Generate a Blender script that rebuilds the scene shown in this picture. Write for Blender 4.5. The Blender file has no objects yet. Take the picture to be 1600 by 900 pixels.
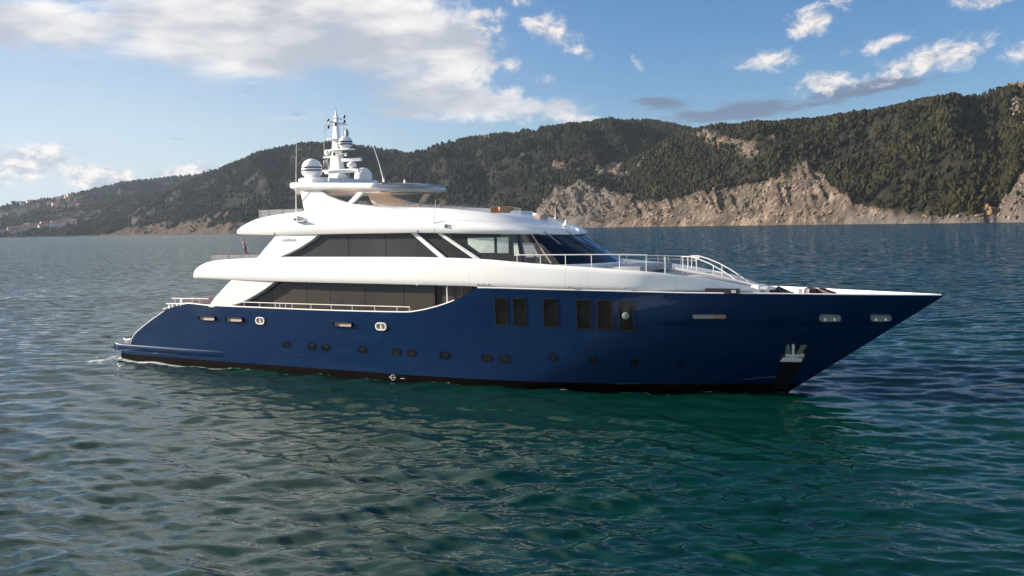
import bpy, math, random
import numpy as np
from mathutils import Vector, Matrix
random.seed(7)
rng = np.random.default_rng(11)
sc = bpy.context.scene
COL = sc.collection
R = math.radians

# ------------------------------------------------------------------ camera
CAM_H = 7.0
FOC = 1500.0                     # focal length in pixels of a 1600 px wide frame
ROLL = R(1.2); PITCH = R(3.7448)
fw = Vector((0, math.cos(PITCH), -math.sin(PITCH)))
r0 = Vector((1, 0, 0)); u0 = r0.cross(fw)
cr = r0 * math.cos(ROLL) - u0 * math.sin(ROLL)
cu = u0 * math.cos(ROLL) + r0 * math.sin(ROLL)
cam = bpy.data.cameras.new('camera'); camo = bpy.data.objects.new('camera', cam); COL.objects.link(camo)
camo.matrix_world = Matrix(((cr.x, cu.x, -fw.x, 0), (cr.y, cu.y, -fw.y, 0), (cr.z, cu.z, -fw.z, CAM_H), (0, 0, 0, 1)))
cam.sensor_width = 36; cam.lens = 36 * FOC / 1600
cam.clip_start = 0.5; cam.clip_end = 90000
sc.camera = camo

# ------------------------------------------------------------------ light
SUN_EL = R(17); SUN_AZ = R(167.6)          # direction towards the sun, counted from +X towards +Y
sun_dir = Vector((math.cos(SUN_EL) * math.cos(SUN_AZ), math.cos(SUN_EL) * math.sin(SUN_AZ), math.sin(SUN_EL)))
sl = bpy.data.lights.new('sun', 'SUN'); slo = bpy.data.objects.new('sun', sl); COL.objects.link(slo)
sl.energy = 5.0; sl.angle = R(0.53); sl.color = (1.0, 0.895, 0.775)
slo.rotation_euler = (-sun_dir).to_track_quat('-Z', 'Y').to_euler()
sc.view_settings.view_transform = 'Standard'; sc.view_settings.look = 'None'
sc.view_settings.exposure = 1.27; sc.view_settings.gamma = 1
sc.view_settings.use_curve_mapping = False
SKY_STRENGTH = 0.05

# ------------------------------------------------------------------ node helpers
def nd(nt, kind, **kw):
    n = nt.nodes.new(kind)
    for k, v in kw.items():
        setattr(n, k, v)
    return n
def setin(n, name, v):
    n.inputs[name].default_value = v
def math_n(nt, op, a, b=None, clamp=False):
    n = nd(nt, 'ShaderNodeMath', operation=op, use_clamp=clamp)
    for i, x in enumerate((a, b)):
        if x is None: continue
        if isinstance(x, (int, float)): n.inputs[i].default_value = x
        else: nt.links.new(x, n.inputs[i])
    return n.outputs[0]
def mixc(nt, fac, a, b, blend='MIX'):
    n = nd(nt, 'ShaderNodeMix', data_type='RGBA', blend_type=blend)
    for i, x in ((0, fac), (6, a), (7, b)):
        if isinstance(x, (int, float)): n.inputs[i].default_value = x
        elif isinstance(x, tuple): n.inputs[i].default_value = (*x, 1) if len(x) == 3 else x
        else: nt.links.new(x, n.inputs[i])
    return n.outputs[2]
def maprange(nt, v, a, b, c=0.0, d=1.0, smooth=True):
    n = nd(nt, 'ShaderNodeMapRange', interpolation_type='SMOOTHSTEP' if smooth else 'LINEAR')
    nt.links.new(v, n.inputs[0])
    for i, x in zip((1, 2, 3, 4), (a, b, c, d)): n.inputs[i].default_value = x
    return n.outputs[0]
def noise(nt, vec, scale, detail=4, rough=0.55, dist=0.0):
    n = nd(nt, 'ShaderNodeTexNoise')
    setin(n, 'Scale', scale); setin(n, 'Detail', detail); setin(n, 'Roughness', rough); setin(n, 'Distortion', dist)
    if vec is not None: nt.links.new(vec, n.inputs['Vector'])
    return n.outputs['Fac']

# ------------------------------------------------------------------ sky with clouds
world = bpy.data.worlds.new('World'); sc.world = world; world.use_nodes = True
nt = world.node_tree; nt.nodes.clear()
sky = nd(nt, 'ShaderNodeTexSky', sky_type='NISHITA')
sky.sun_disc = False; sky.sun_elevation = SUN_EL
sky.sun_rotation = R(90) - SUN_AZ          # the node counts clockwise from +Y
sky.altitude = 10; sky.air_density = 1.0; sky.dust_density = 0.3; sky.ozone_density = 4.0
tc = nd(nt, 'ShaderNodeTexCoord')
sep = nd(nt, 'ShaderNodeSeparateXYZ'); nt.links.new(tc.outputs['Generated'], sep.inputs[0])
X, Y, Z = sep.outputs
az = math_n(nt, 'MULTIPLY', math_n(nt, 'ARCTAN2', X, Y), 57.2958)
el = math_n(nt, 'MULTIPLY', math_n(nt, 'ARCSINE', Z), 57.2958)
ae = nd(nt, 'ShaderNodeCombineXYZ'); nt.links.new(az, ae.inputs[0]); nt.links.new(el, ae.inputs[1])
AE = ae.outputs[0]
def blob(a, e, sa, se, rot=0.0, w=1.0):
    m = nd(nt, 'ShaderNodeMapping', vector_type='TEXTURE')
    setin(m, 'Location', (a, e, 0)); setin(m, 'Rotation', (0, 0, R(rot))); setin(m, 'Scale', (sa, se, 1))
    nt.links.new(AE, m.inputs[0])
    l = nd(nt, 'ShaderNodeVectorMath', operation='LENGTH'); nt.links.new(m.outputs[0], l.inputs[0])
    return maprange(nt, l.outputs['Value'], 1.0, 0.0, 0.0, w)
def blobs(lst):
    o = None
    for b in lst:
        x = blob(*b); o = x if o is None else math_n(nt, 'MAXIMUM', o, x)
    return o
# streaky high cloud sheet, upper left
# cumulus puffs
def shifted(vec, dx, dy):
    a = nd(nt, 'ShaderNodeVectorMath', operation='ADD'); nt.links.new(vec, a.inputs[0]); a.inputs[1].default_value = (dx, dy, 0)
    return a.outputs[0]
def stretched(vec, sx, sy, rot=0):
    m = nd(nt, 'ShaderNodeMapping'); setin(m, 'Scale', (sx, sy, 1)); setin(m, 'Rotation', (0, 0, R(rot))); nt.links.new(vec, m.inputs[0])
    return m.outputs[0]
sheet_mask = blobs([(-15, 11.6, 16, 4.8, 3, 1.1), (-27, 10.9, 13, 2.6, 0, 1.0), (-7.5, 11.8, 9, 5.4, -10, 1.1), (-3.2, 9.8, 4.6, 4.6, 20, 1.0), (-3.0, 7.4, 8.5, 1.9, -7, 1.0), (2.0, 6.8, 5.0, 1.3, -6, .8), (-31, 13.2, 9, 1.2, -4, .45), (-13, 6.4, 7, .6, 3, .4), (-5.5, 6.6, 5, .9, -4, .6)])
ns1 = noise(nt, stretched(AE, .11, .36, 4), 1.0, 9, .64, .5)
ns2 = noise(nt, stretched(AE, .75, 1.0), 1.0, 8, .66, .25)
# the sheet breaks into small cells towards the right
right = maprange(nt, az, -9.0, 0.0)
mixn = nd(nt, 'ShaderNodeMix', data_type='FLOAT'); nt.links.new(right, mixn.inputs[0]); nt.links.new(ns1, mixn.inputs[2]); nt.links.new(ns2, mixn.inputs[3])
sheet = math_n(nt, 'ADD', math_n(nt, 'MULTIPLY', sheet_mask, 1.15), math_n(nt, 'MULTIPLY', math_n(nt, 'SUBTRACT', mixn.outputs[0], .5), 2.1))
sheet = maprange(nt, sheet, .18, .92)
sheet = math_n(nt, 'MULTIPLY', sheet, maprange(nt, sheet_mask, .02, .3))
puff_list = [(2.6, 11.2, 3.4, 1.5, -28, 1.0), (4.4, 10.0, 1.6, .8, -20, .9), (1.0, 13.0, 2.2, .8, -10, .8), (17.4, 11.0, 2.2, 1.5, 20, 1.1), (18.9, 12.6, 2.3, 2.2, -20, 1.0), (26.6, 11.6, 3.4, 1.6, 14, 1.1), (28, 12.6, 2.6, 1.0, 14, 1.0),
             (15.0, 9.0, 3.4, 1.1, 0, .95), (23.5, 8.4, 5.5, 1.5, 12, 1.1), (18.0, 7.6, 3.0, 1.2, 0, 1.05), (29.0, 8.8, 4, 1.3, 10, 1.0), (21, 9.4, 3.5, .8, 8, .8), (7.6, 9.2, 1.1, .55, -30, .7), (15.8, 14.0, 1.8, .8, 10, .8),
             (-26.3, 3.9, 3.6, 1.7, 8, 1.45), (-22.8, 3.0, 4.2, 1.3, -6, 1.4), (-18.0, 3.3, 5.0, .9, 3, 1.2), (-29, 3.3, 4, 1.7, 0, 1.4), (4.0, 6.1, 6.0, 1.1, -4, .62), (0.4, 9.2, 1.5, 1.0, 0, .7), (-1.2, 11.6, 2.2, 1.8, 30, .9), (2.2, 8.4, 1.0, .6, 0, .7)]
puff_mask = blobs(puff_list)
def puff_density(vec):
    n = noise(nt, stretched(vec, .70, 1.0), 1.0, 9, .67, .35)
    return math_n(nt, 'ADD', puff_mask, math_n(nt, 'MULTIPLY', math_n(nt, 'SUBTRACT', n, .5), 2.5))
pd0 = puff_density(AE); pd1 = puff_density(shifted(AE, -.55, .45))
puff = math_n(nt, 'MULTIPLY', maprange(nt, pd0, .25, 1.15), maprange(nt, puff_mask, .02, .25))
puff_lit = maprange(nt, math_n(nt, 'SUBTRACT', pd0, pd1), -.35, .35)
# dark low bank behind the right ridge
bank_mask = blobs([(13.5, 6.25, 7.0, .95, 2, 1.25), (9.1, 6.8, 3.0, .75, -4, 1.15), (20, 7.0, 7, .8, 8, 1.15)])
bank = maprange(nt, math_n(nt, 'ADD', bank_mask, math_n(nt, 'MULTIPLY', math_n(nt, 'SUBTRACT', noise(nt, stretched(AE, .35, 1.3), 1.0, 8, .66), .5), 3.0)), .30, 1.0)
K = .60 / SKY_STRENGTH          # cloud radiance relative to the sky node
def col(r, g, b): return (r * K, g * K, b * K)
# broad clouds outside the picture, so that reflections have something to show
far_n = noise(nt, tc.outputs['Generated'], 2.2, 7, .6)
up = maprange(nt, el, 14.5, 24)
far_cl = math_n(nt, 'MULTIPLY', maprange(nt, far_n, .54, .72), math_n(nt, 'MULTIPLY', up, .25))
sheet_tone = noise(nt, stretched(AE, .10, .28, 5), 1.3, 5, .5)
sheet_c = mixc(nt, maprange(nt, sheet_tone, .34, .60), col(.72, .68, .64), col(.35, .365, .41))
puff_c = mixc(nt, puff_lit, col(.33, .36, .42), col(.70, .64, .60))
# pale horizon air on the sunny side
hue = nd(nt, 'ShaderNodeHueSaturation'); setin(hue, 'Saturation', 1.16); setin(hue, 'Value', 1.0); nt.links.new(sky.outputs[0], hue.inputs['Color'])
tint = mixc(nt, 1.0, hue.outputs[0], (.98, 1.0, 1.12), 'MULTIPLY')
pale = math_n(nt, 'MULTIPLY', maprange(nt, el, 21, -1), maprange(nt, az, 10, -26))
tint = mixc(nt, math_n(nt, 'MULTIPLY', pale, .90), tint, col(.45, .50, .535))
tint = mixc(nt, maprange(nt, el, 7, 0, 0, .35), tint, col(.42, .50, .58))
c = mixc(nt, bank, tint, col(.11, .155, .235))
c = mixc(nt, math_n(nt, 'MULTIPLY', sheet, .93), c, sheet_c)
c = mixc(nt, math_n(nt, 'MULTIPLY', puff, .93), c, puff_c)
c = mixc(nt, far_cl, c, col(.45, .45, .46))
left_refl_cl = math_n(nt, 'MULTIPLY', maprange(nt, far_n, .34, .60), math_n(nt, 'MULTIPLY', maprange(nt, el, 13.5, 19), maprange(nt, az, 3, -26)))  # unseen bright cloud above the frame, added to silver the left water
c = mixc(nt, math_n(nt, 'MULTIPLY', left_refl_cl, .9), c, col(.92, .92, .88))
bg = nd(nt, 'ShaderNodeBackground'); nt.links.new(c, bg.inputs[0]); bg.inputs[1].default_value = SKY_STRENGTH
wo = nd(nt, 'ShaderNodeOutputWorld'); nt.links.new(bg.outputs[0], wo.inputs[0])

# ------------------------------------------------------------------ materials
def newmat(name):
    m = bpy.data.materials.new(name); m.use_nodes = True
    p = m.node_tree.nodes['Principled BSDF']
    return m, m.node_tree, p
def simple(name, c, rough=.4, metal=0, coat=0, var=.06, vscale=3.0, spec=.5):
    m, t, p = newmat(name)
    tcn = nd(t, 'ShaderNodeTexCoord')
    n = noise(t, tcn.outputs['Object'], vscale, 4)
    f = maprange(t, n, .3, .7, 1 - var, 1 + var, False)
    mul = nd(t, 'ShaderNodeVectorMath', operation='SCALE'); mul.inputs[0].default_value = c; t.links.new(f, mul.inputs['Scale'])
    t.links.new(mul.outputs[0], p.inputs['Base Color'])
    setin(p, 'Roughness', rough); setin(p, 'Metallic', metal); setin(p, 'Coat Weight', coat); setin(p, 'Coat Roughness', .03); setin(p, 'Specular IOR Level', spec)
    return m
M = {}
M['white'] = simple('white_gelcoat', (.80, .78, .745), .22, coat=.35, var=.02, vscale=.7)
def weathered_white():
    m, t, p = newmat('white_gelcoat_seamed')
    tcn = nd(t, 'ShaderNodeTexCoord'); sp = nd(t, 'ShaderNodeSeparateXYZ'); t.links.new(tcn.outputs['Object'], sp.inputs[0])
    fr = math_n(t, 'ABSOLUTE', math_n(t, 'SUBTRACT', math_n(t, 'FRACT', math_n(t, 'DIVIDE', sp.outputs[0], 4.37)), .5))
    seam = math_n(t, 'LESS_THAN', fr, .0022)
    mp = nd(t, 'ShaderNodeMapping'); setin(mp, 'Scale', (2.2, 2.2, .25)); t.links.new(tcn.outputs['Object'], mp.inputs[0])
    st = maprange(t, noise(t, mp.outputs[0], 1.0, 5, .6), .56, .78, 0, .16)
    c = mixc(t, st, (.82, .80, .765), (.55, .50, .44)); c = mixc(t, math_n(t, 'MULTIPLY', seam, .45), c, (.35, .34, .33))
    t.links.new(c, p.inputs['Base Color']); setin(p, 'Roughness', .2); setin(p, 'Coat Weight', .4); setin(p, 'Coat Roughness', .03)
    bn = noise(t, tcn.outputs['Object'], .6, 2); b = nd(t, 'ShaderNodeBump'); setin(b, 'Strength', .06); setin(b, 'Distance', .15); t.links.new(bn, b.inputs['Height']); t.links.new(b.outputs[0], p.inputs['Coat Normal'])
    return m
M['white'] = weathered_white()
M['white_matt'] = simple('white_matt', (.74, .73, .71), .5, var=.03)
M['grey_deck'] = simple('grey_nonslip', (.36, .35, .34), .75, var=.1, vscale=8)
M['grey'] = simple('grey_paint', (.30, .30, .31), .4)
M['teak'] = simple('teak', (.33, .20, .12), .6, var=.25, vscale=6)
M['tan'] = simple('tan_recess', (.42, .30, .23), .5, var=.15, vscale=4)
M['black'] = simple('black_trim', (.010, .010, .011), .35)
M['boot'] = simple('black_antifouling', (.0025, .0018, .0015), .7, var=.5, vscale=2, spec=.02)
M['chrome'] = simple('polished_steel', (.86, .83, .79), .16, metal=.85, var=.03)
M['pearl'] = simple('painted_steel', (.82, .79, .74), .25, coat=.3, var=.02)
M['glass_main'] = simple('brown_tinted_glass', (.046, .037, .031), .3, var=.25, vscale=.5, coat=.3, spec=.2)
M['glass_upper'] = simple('grey_tinted_glass', (.034, .033, .036), .3, var=.25, vscale=.5, coat=.3, spec=.25)
M['glass_dark'] = simple('dark_glass', (.004, .004, .005), .05, coat=.45, var=.3, vscale=1)
M['glass_wheel'] = simple('wheelhouse_glass', (.016, .014, .013), .08, coat=.6, var=.2, vscale=1)
M['glass_hull'] = simple('hull_window_glass', (.006, .0045, .0035), .07, coat=.15, var=.9, vscale=2.2, spec=.35)
M['pale'] = simple('pale_daylight', (.52, .58, .51), .5, var=.1, vscale=2)  # flat pale colour stands in for daylight through the window
M['lamp'] = simple('lamp_glass', (.26, .30, .26), .3)
M['stripe'] = simple('navy_stripe', (.008, .012, .04), .3)
M['orange'] = simple('varnished_wood', (.45, .22, .08), .35, var=.2, vscale=5)
M['darkred'] = simple('dark_red_cover', (.035, .008, .010), .6)
M['greenplate'] = simple('green_grey_steel', (.22, .28, .25), .35, metal=.3)
M['letter'] = simple('grey_letters', (.45, .44, .42), .4)
M['flag_blue'] = simple('flag_blue', (.02, .035, .20), .8)
M['flag_red'] = simple('flag_red', (.60, .03, .03), .8)
M['flag_white'] = simple('flag_white', (.7, .7, .7), .8)
# glossy navy hull
m, t, p = newmat('navy_hull'); M['navy'] = m
tcn = nd(t, 'ShaderNodeTexCoord')
n = noise(t, tcn.outputs['Object'], .35, 3)
cc = mixc(t, n, (.0002, .0118, .047), (.0003, .0160, .062)); t.links.new(cc, p.inputs['Base Color'])
setin(p, 'Roughness', .22); setin(p, 'Coat Weight', .6); setin(p, 'Coat IOR', 1.55); setin(p, 'Coat Roughness', .03); setin(p, 'Specular IOR Level', .12)
bn = noise(t, tcn.outputs['Object'], .8, 3); b = nd(t, 'ShaderNodeBump'); setin(b, 'Strength', .16); setin(b, 'Distance', .1); t.links.new(bn, b.inputs['Height']); t.links.new(b.outputs[0], p.inputs['Coat Normal'])
# clear and frosted glass rails
def glass_mat(name, alpha, c):
    m, t, p = newmat(name)
    tr = nd(t, 'ShaderNodeBsdfTransparent'); mx = nd(t, 'ShaderNodeMixShader'); mx.inputs[0].default_value = alpha
    setin(p, 'Base Color', (*c, 1)); setin(p, 'Roughness', .08)
    t.links.new(tr.outputs[0], mx.inputs[1]); t.links.new(p.outputs[0], mx.inputs[2])
    t.links.new(mx.outputs[0], t.nodes['Material Output'].inputs[0]); return m
M['rail_glass'] = glass_mat('smoked_rail_glass', .55, (.33, .33, .33))
M['shield_glass'] = glass_mat('clear_shield_glass', .22, (.30, .31, .32))

# ------------------------------------------------------------------ mesh helpers
def link(name, verts, faces, mat, parent=None, smooth=True, angle=40, bevel=0, mats=None, mi=None):
    me = bpy.data.meshes.new(name)
    me.from_pydata([tuple(map(float, v)) for v in verts], [], [tuple(int(i) for i in f) for f in faces])
    for mm in (mats or [mat]): me.materials.append(mm)
    if mi is not None: me.polygons.foreach_set('material_index', mi)
    import bmesh as _b
    bm = _b.new(); bm.from_mesh(me); _b.ops.remove_doubles(bm, verts=bm.verts, dist=1e-5); _b.ops.recalc_face_normals(bm, faces=bm.faces); bm.to_mesh(me); bm.free()
    if smooth:
        me.polygons.foreach_set('use_smooth', [True] * len(me.polygons)); me.set_sharp_from_angle(angle=R(angle))
    me.update()
    o = bpy.data.objects.new(name, me); COL.objects.link(o)
    if parent: o.parent = parent
    if bevel:
        b = o.modifiers.new('bevel', 'BEVEL'); b.width = bevel; b.segments = 2; b.limit_method = 'ANGLE'; b.angle_limit = R(35)
    return o
def tag(o, label, cat, group=None, kind=None):
    if label: o['label'] = label
    if cat: o['category'] = cat
    if group: o['group'] = group
    if kind: o['kind'] = kind
    return o
def empty(name, loc=(0, 0, 0), rz=0):
    o = bpy.data.objects.new(name, None); COL.objects.link(o); o.location = loc; o.rotation_euler = (0, 0, rz); o.empty_display_size = .5
    return o
class MB:
    def __init__(s): s.v = []; s.f = []
    def add(s, v, f):
        k = len(s.v); s.v += [tuple(x) for x in v]; s.f += [tuple(i + k for i in q) for q in f]; return s
    def box(s, a, b):
        (x0, y0, z0), (x1, y1, z1) = a, b
        return s.add([(x0, y0, z0), (x1, y0, z0), (x1, y1, z0), (x0, y1, z0), (x0, y0, z1), (x1, y0, z1), (x1, y1, z1), (x0, y1, z1)],
                     [(0, 3, 2, 1), (4, 5, 6, 7), (0, 1, 5, 4), (1, 2, 6, 5), (2, 3, 7, 6), (3, 0, 4, 7)])
    def tube(s, pts, r, n=8, closed=False):
        pts = [Vector(p) for p in pts]; N = len(pts); rr = r if isinstance(r, (list, tuple)) else [r] * N
        up = None; rings = []
        for i, p in enumerate(pts):
            if closed: d = pts[(i + 1) % N] - pts[i - 1]
            else: d = pts[min(i + 1, N - 1)] - pts[max(i - 1, 0)]
            d.normalize()
            if up is None: up = Vector((0, 0, 1)) if abs(d.z) < .9 else Vector((0, 1, 0))
            a = d.cross(up)
            if a.length < 1e-4: a = d.cross(Vector((1, 0, 0)))
            a.normalize(); b = a.cross(d).normalized(); up = b
            rings.append([p + (a * math.cos(2 * math.pi * k / n) + b * math.sin(2 * math.pi * k / n)) * rr[i] for k in range(n)])
        v = [q for g in rings for q in g]; f = []
        for i in range(N if closed else N - 1):
            j = (i + 1) % N
            for k in range(n): f.append((i * n + k, i * n + (k + 1) % n, j * n + (k + 1) % n, j * n + k))
        if not closed: f.append(tuple(range(n))[::-1]); f.append(tuple((N - 1) * n + k for k in range(n)))
        return s.add(v, f)
    def lathe(s, prof, c, n=24):
        v = []; f = []
        for (r, z) in prof:
            for k in range(n):
                a = 2 * math.pi * k / n; v.append((c[0] + r * math.cos(a), c[1] + r * math.sin(a), c[2] + z))
        for i in range(len(prof) - 1):
            for k in range(n): f.append((i * n + k, i * n + (k + 1) % n, (i + 1) * n + (k + 1) % n, (i + 1) * n + k))
        f.append(tuple(range(n))[::-1]); f.append(tuple((len(prof) - 1) * n + k for k in range(n)))
        return s.add(v, f)
    def prism(s, poly, t0, t1, lean=None):
        """poly in (s,z); extruded from t0 to t1; lean(z) is added to t"""
        n = len(poly); L = lean or (lambda z: 0)
        v = [(a, t0 + L(z), z) for a, z in poly] + [(a, t1 + L(z), z) for a, z in poly]
        f = [tuple(range(n)), tuple(range(2 * n - 1, n - 1, -1))] + [(i, i + n, (i + 1) % n + n, (i + 1) % n) for i in range(n)]
        return s.add(v, f)
    def loft(s, rings, cap=True, closed=True):
        n = len(rings[0]); v = [q for g in rings for q in g]; f = []
        for i in range(len(rings) - 1):
            for k in range(n if closed else n - 1): f.append((i * n + k, i * n + (k + 1) % n, (i + 1) * n + (k + 1) % n, (i + 1) * n + k))
        if cap: f.append(tuple(range(n))[::-1]); f.append(tuple((len(rings) - 1) * n + k for k in range(n)))
        return s.add(v, f)
    def out(s, name, mat, parent=None, **kw): return link(name, s.v, s.f, mat, parent, **kw)
def pch(tab):
    xs = np.array([a for a, b in tab], float); ys = np.array([b for a, b in tab], float); h = np.diff(xs); d = np.diff(ys) / h
    m = np.zeros(len(xs)); m[0] = d[0]; m[-1] = d[-1]
    for i in range(1, len(xs) - 1):
        if d[i - 1] * d[i] > 0:
            w1 = 2 * h[i] + h[i - 1]; w2 = h[i] + 2 * h[i - 1]; m[i] = (w1 + w2) / (w1 / d[i - 1] + w2 / d[i])
    def f(x):
        x = min(max(x, xs[0]), xs[-1]); i = min(max(int(np.searchsorted(xs, x)) - 1, 0), len(h) - 1); k = (x - xs[i]) / h[i]
        return float(ys[i] * (1 + 2 * k) * (1 - k) ** 2 + h[i] * m[i] * k * (1 - k) ** 2 + ys[i + 1] * k * k * (3 - 2 * k) + h[i] * m[i + 1] * k * k * (k - 1))
    return f
def sst(a, b, x):
    x = min(1, max(0, (x - a) / (b - a))); return x * x * (3 - 2 * x)

# ================================================================== THE YACHT (local x = forward, y = port, z = up from the waterline)
YO = (-20.7894, 56.7250, 0.0); YH = R(-29.38995)
yacht = empty('motor_yacht', YO, YH)
tag(yacht, 'large navy blue and white motor yacht cruising close to the camera', 'yacht')
WL = pch(list(zip([0, 1.2, 3.05, 5.4, 8, 10.7, 13.7, 16.7, 22.7, 27.7, 31.7, 35.7, 38], [0, .5, 1.4, 2.35, 3.12, 3.72, 4.05, 4.16, 4.12, 4.02, 3.9, 3.72, 3.6])))
DK = pch(list(zip([0, 1.7, 3.9, 6.2, 8.5, 11, 15, 18.5, 21.5, 25.5, 30, 34, 38.5, 42.5], [0, .51, 1.18, 1.82, 2.41, 2.95, 3.65, 4.0, 4.12, 4.15, 4.1, 4.0, 3.87, 3.7])))
def stem(z): return 36.7 + 5.8 * z / 4.05 if z > 0 else 36.7 + 1.2 * z
def hull_t(s, z):
    q = min(max(z / 4.05, 0), 1.08); d = max(0, stem(z) - s)
    qq = q ** (1 + .6 * sst(25, 34, s)) if q < 1 else q
    t = WL(d) * (1 - qq) + DK(d) * qq
    if z < 0: t *= 1 - .15 * (-z) ** 2
    t += .035 * sst(31.2, 33.5, s) * sst(2.90, 2.96, z) * sst(0, 1.5, d)     # knuckle
    return t
SHEER = pch([(0.5, .84), (1.72, .84), (1.87, 1.14), (2.17, 1.47), (2.85, 1.89), (3.84, 2.41), (5.02, 2.93), (5.74, 3.12), (6.09, 3.16), (6.54, 3.26), (8.13, 3.19), (11.55, 3.17), (15.7, 3.15), (20.7, 3.18), (21.3, 3.25), (22.24, 3.45), (23.06, 3.70), (23.56, 3.90), (23.95, 4.14), (24.3, 4.32), (27.46, 4.27), (31.46, 4.18), (33.96, 4.13), (36.33, 4.11), (38.62, 4.07), (40.83, 4.04), (42.5, 4.02)])
ZB = .36
def hull_cols():
    a = list(np.linspace(0, .2, 34)[:-1]) + list(np.linspace(.2, .47, 26)[:-1]) + list(np.linspace(.47, .60, 30)[:-1]) + list(np.linspace(.60, .9, 44)[:-1]) + list(np.linspace(.9, 1, 18))
    return a
SA = .95
def col_top(sig):
    s = SA + sig * (42 - SA)
    for _ in range(30): s = SA + sig * (stem(SHEER(s)) - SA)
    return SHEER(s)
def hull_side(mb, sign, z0f, z1f, nz, off=0.0):
    cols = hull_cols(); rows = []
    for sg in cols:
        zt = z1f(sg); zb = z0f(sg); ring = []
        zs = [zb + (zt - zb) * j / (nz - 1) for j in range(nz)]
        if zt > 3.1 and nz > 10:   # rows that follow the knuckle
            zs = list(np.linspace(zb, 2.89, nz - 8)) + [2.92, 2.97] + list(np.linspace(3.0, zt, 7))[1:] if zt > 3.2 else zs
            if len(zs) != nz: zs = [zb + (zt - zb) * j / (nz - 1) for j in range(nz)]
        for z in zs:
            s = SA + sg * (stem(z) - SA); ring.append((s, sign * max(0.0, hull_t(s, z) - off), z))
        rows.append(ring)
    n = nz; v = [q for g in rows for q in g]; f = []
    for i in range(len(rows) - 1):
        for k in range(n - 1): f.append((i * n + k, i * n + k + 1, (i + 1) * n + k + 1, (i + 1) * n + k))
    mb.add(v, f); return rows
mb = MB()
for sgn in (-1, 1): rows = hull_side(mb, sgn, lambda q: ZB, col_top, 24)
# transom: closes the two sides low down
mb.add([(SA, -hull_t(SA, ZB), ZB), (SA, hull_t(SA, ZB), ZB), (SA, hull_t(SA, .8), .8), (SA, -hull_t(SA, .8), .8)], [(0, 1, 2, 3)])
hull = mb.out('hull', M['navy'], yacht, angle=30)
mb = MB()
for sgn in (-1, 1): hull_side(mb, sgn, lambda q: -1.4, lambda q: ZB, 7)
mb.add([(SA, -hull_t(SA, -1.4), -1.4), (SA, hull_t(SA, -1.4), -1.4), (SA, hull_t(SA, ZB), ZB), (SA, -hull_t(SA, ZB), ZB)], [(0, 1, 2, 3)])
mb.out('boot_stripe', M['boot'], yacht, angle=30)
# spray rail low on the bow
for sgn in (-1, 1):
    mb = MB(); pts = []
    for s, z in [(29.0, .38), (30.5, .36), (31.2, .37), (33.6, .44), (35.2, .58), (36.5, .70), (37.2, .80)]:
        pts.append((s, sgn * (hull_t(s, z) - .005), z))
    mb.tube(pts, [.006, .014, .014, .014, .014, .014, .006], 6); mb.out('spray_rail', M['navy'], yacht)
# bulwark lining: the inner white face and the flat capping
DECK_Z = pch([(4.4, 2.5), (6, 2.35), (22, 2.35), (24, 3.0), (24.5, 3.55), (30, 3.55), (36, 3.42), (41.5, 3.6)])
for sgn in (-1, 1):
    rings = []
    for s in list(np.linspace(4.6, 23.8, 40)) + list(np.linspace(24.2, 41.4, 40)):
        z = SHEER(s); b = hull_t(s, z)
        w = min(.13, b * .6)
        zd = min(DECK_Z(s), z - .05)
        rings.append([(s, sgn * (b - .004), z + .002), (s, sgn * (b - w), z + .002), (s, sgn * max(.01, min(b - w, hull_t(s, zd) - w)), zd - .05)])
    mb = MB(); mb.loft(rings, cap=False, closed=False); mb.out('bulwark_lining', M['white'], yacht)
# stern corner coaming: its bright reflection put in as a pale strip
for sgn in (-1, 1):
    rings = []
    for s in np.linspace(1.76, 4.7, 26):
        z = SHEER(s); b = hull_t(s, z)
        rings.append([(s + .02, sgn * (b + .005), z - .02), (s, sgn * (b + .008), z + .02), (s, sgn * (b - .10), z + .05), (s, sgn * (b - .42), z + .03), (s + .03, sgn * (b - .46), z - .15)])
    mb = MB(); mb.loft(rings, cap=False, closed=False); mb.out('stern_coaming_sheen', M['pearl'], yacht)
# capping rails along the sheer
for sgn in (-1, 1):
    mb = MB(); pts = [(s, sgn * (hull_t(s, SHEER(s)) - .03), SHEER(s) + .02) for s in list(np.linspace(6.3, 23.2, 60))]
    mb.tube(pts, .034, 8); mb.out('capping_rail', M['pearl'], yacht)
    mb = MB(); pts = [(s, sgn * max(.01, hull_t(s, SHEER(s)) - .025), SHEER(s) + .025) for s in list(np.linspace(24.4, 42.35, 60))]
    mb.tube(pts, .03, 8); mb.out('rubbing_strake', M['white'], yacht)
# decks
def deck(name, ss, zf, tf, mat):
    rings = [[(s, -tf(s), zf(s)), (s, tf(s), zf(s)), (s, tf(s), zf(s) - .06), (s, -tf(s), zf(s) - .06)] for s in ss]
    mb = MB(); mb.loft(rings); return mb.out(name, mat, yacht)
deck('main_deck', np.linspace(5.4, 24.4, 24), lambda s: min(DECK_Z(s), 2.36), lambda s: hull_t(s, 2.4) - .14, M['teak'])
deck('foredeck', np.linspace(24.6, 41.3, 30), lambda s: DECK_Z(s), lambda s: max(.02, hull_t(s, DECK_Z(s)) - .15), M['white_matt'])
# transom block with the boat-garage slope and two flights of steps
mb = MB(); mb.loft([[(1.9, y, .84), (2.4, y, 1.3), (5.6, y, 2.9), (5.9, y, 2.9), (5.9, y, .84)] for y in (-2.6, 2.6)]); mb.out('transom_block', M['navy'], yacht)
for sgn in (-1, 1):
    mb = MB()
    for k in range(6): mb.box((2.0 + .6 * k, min(sgn * 2.62, sgn * 3.2), .84), (5.95, max(sgn * 2.62, sgn * 3.2), 1.1 + .26 * k))
    mb.out('stern_stairs', M['teak'], yacht)
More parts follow.
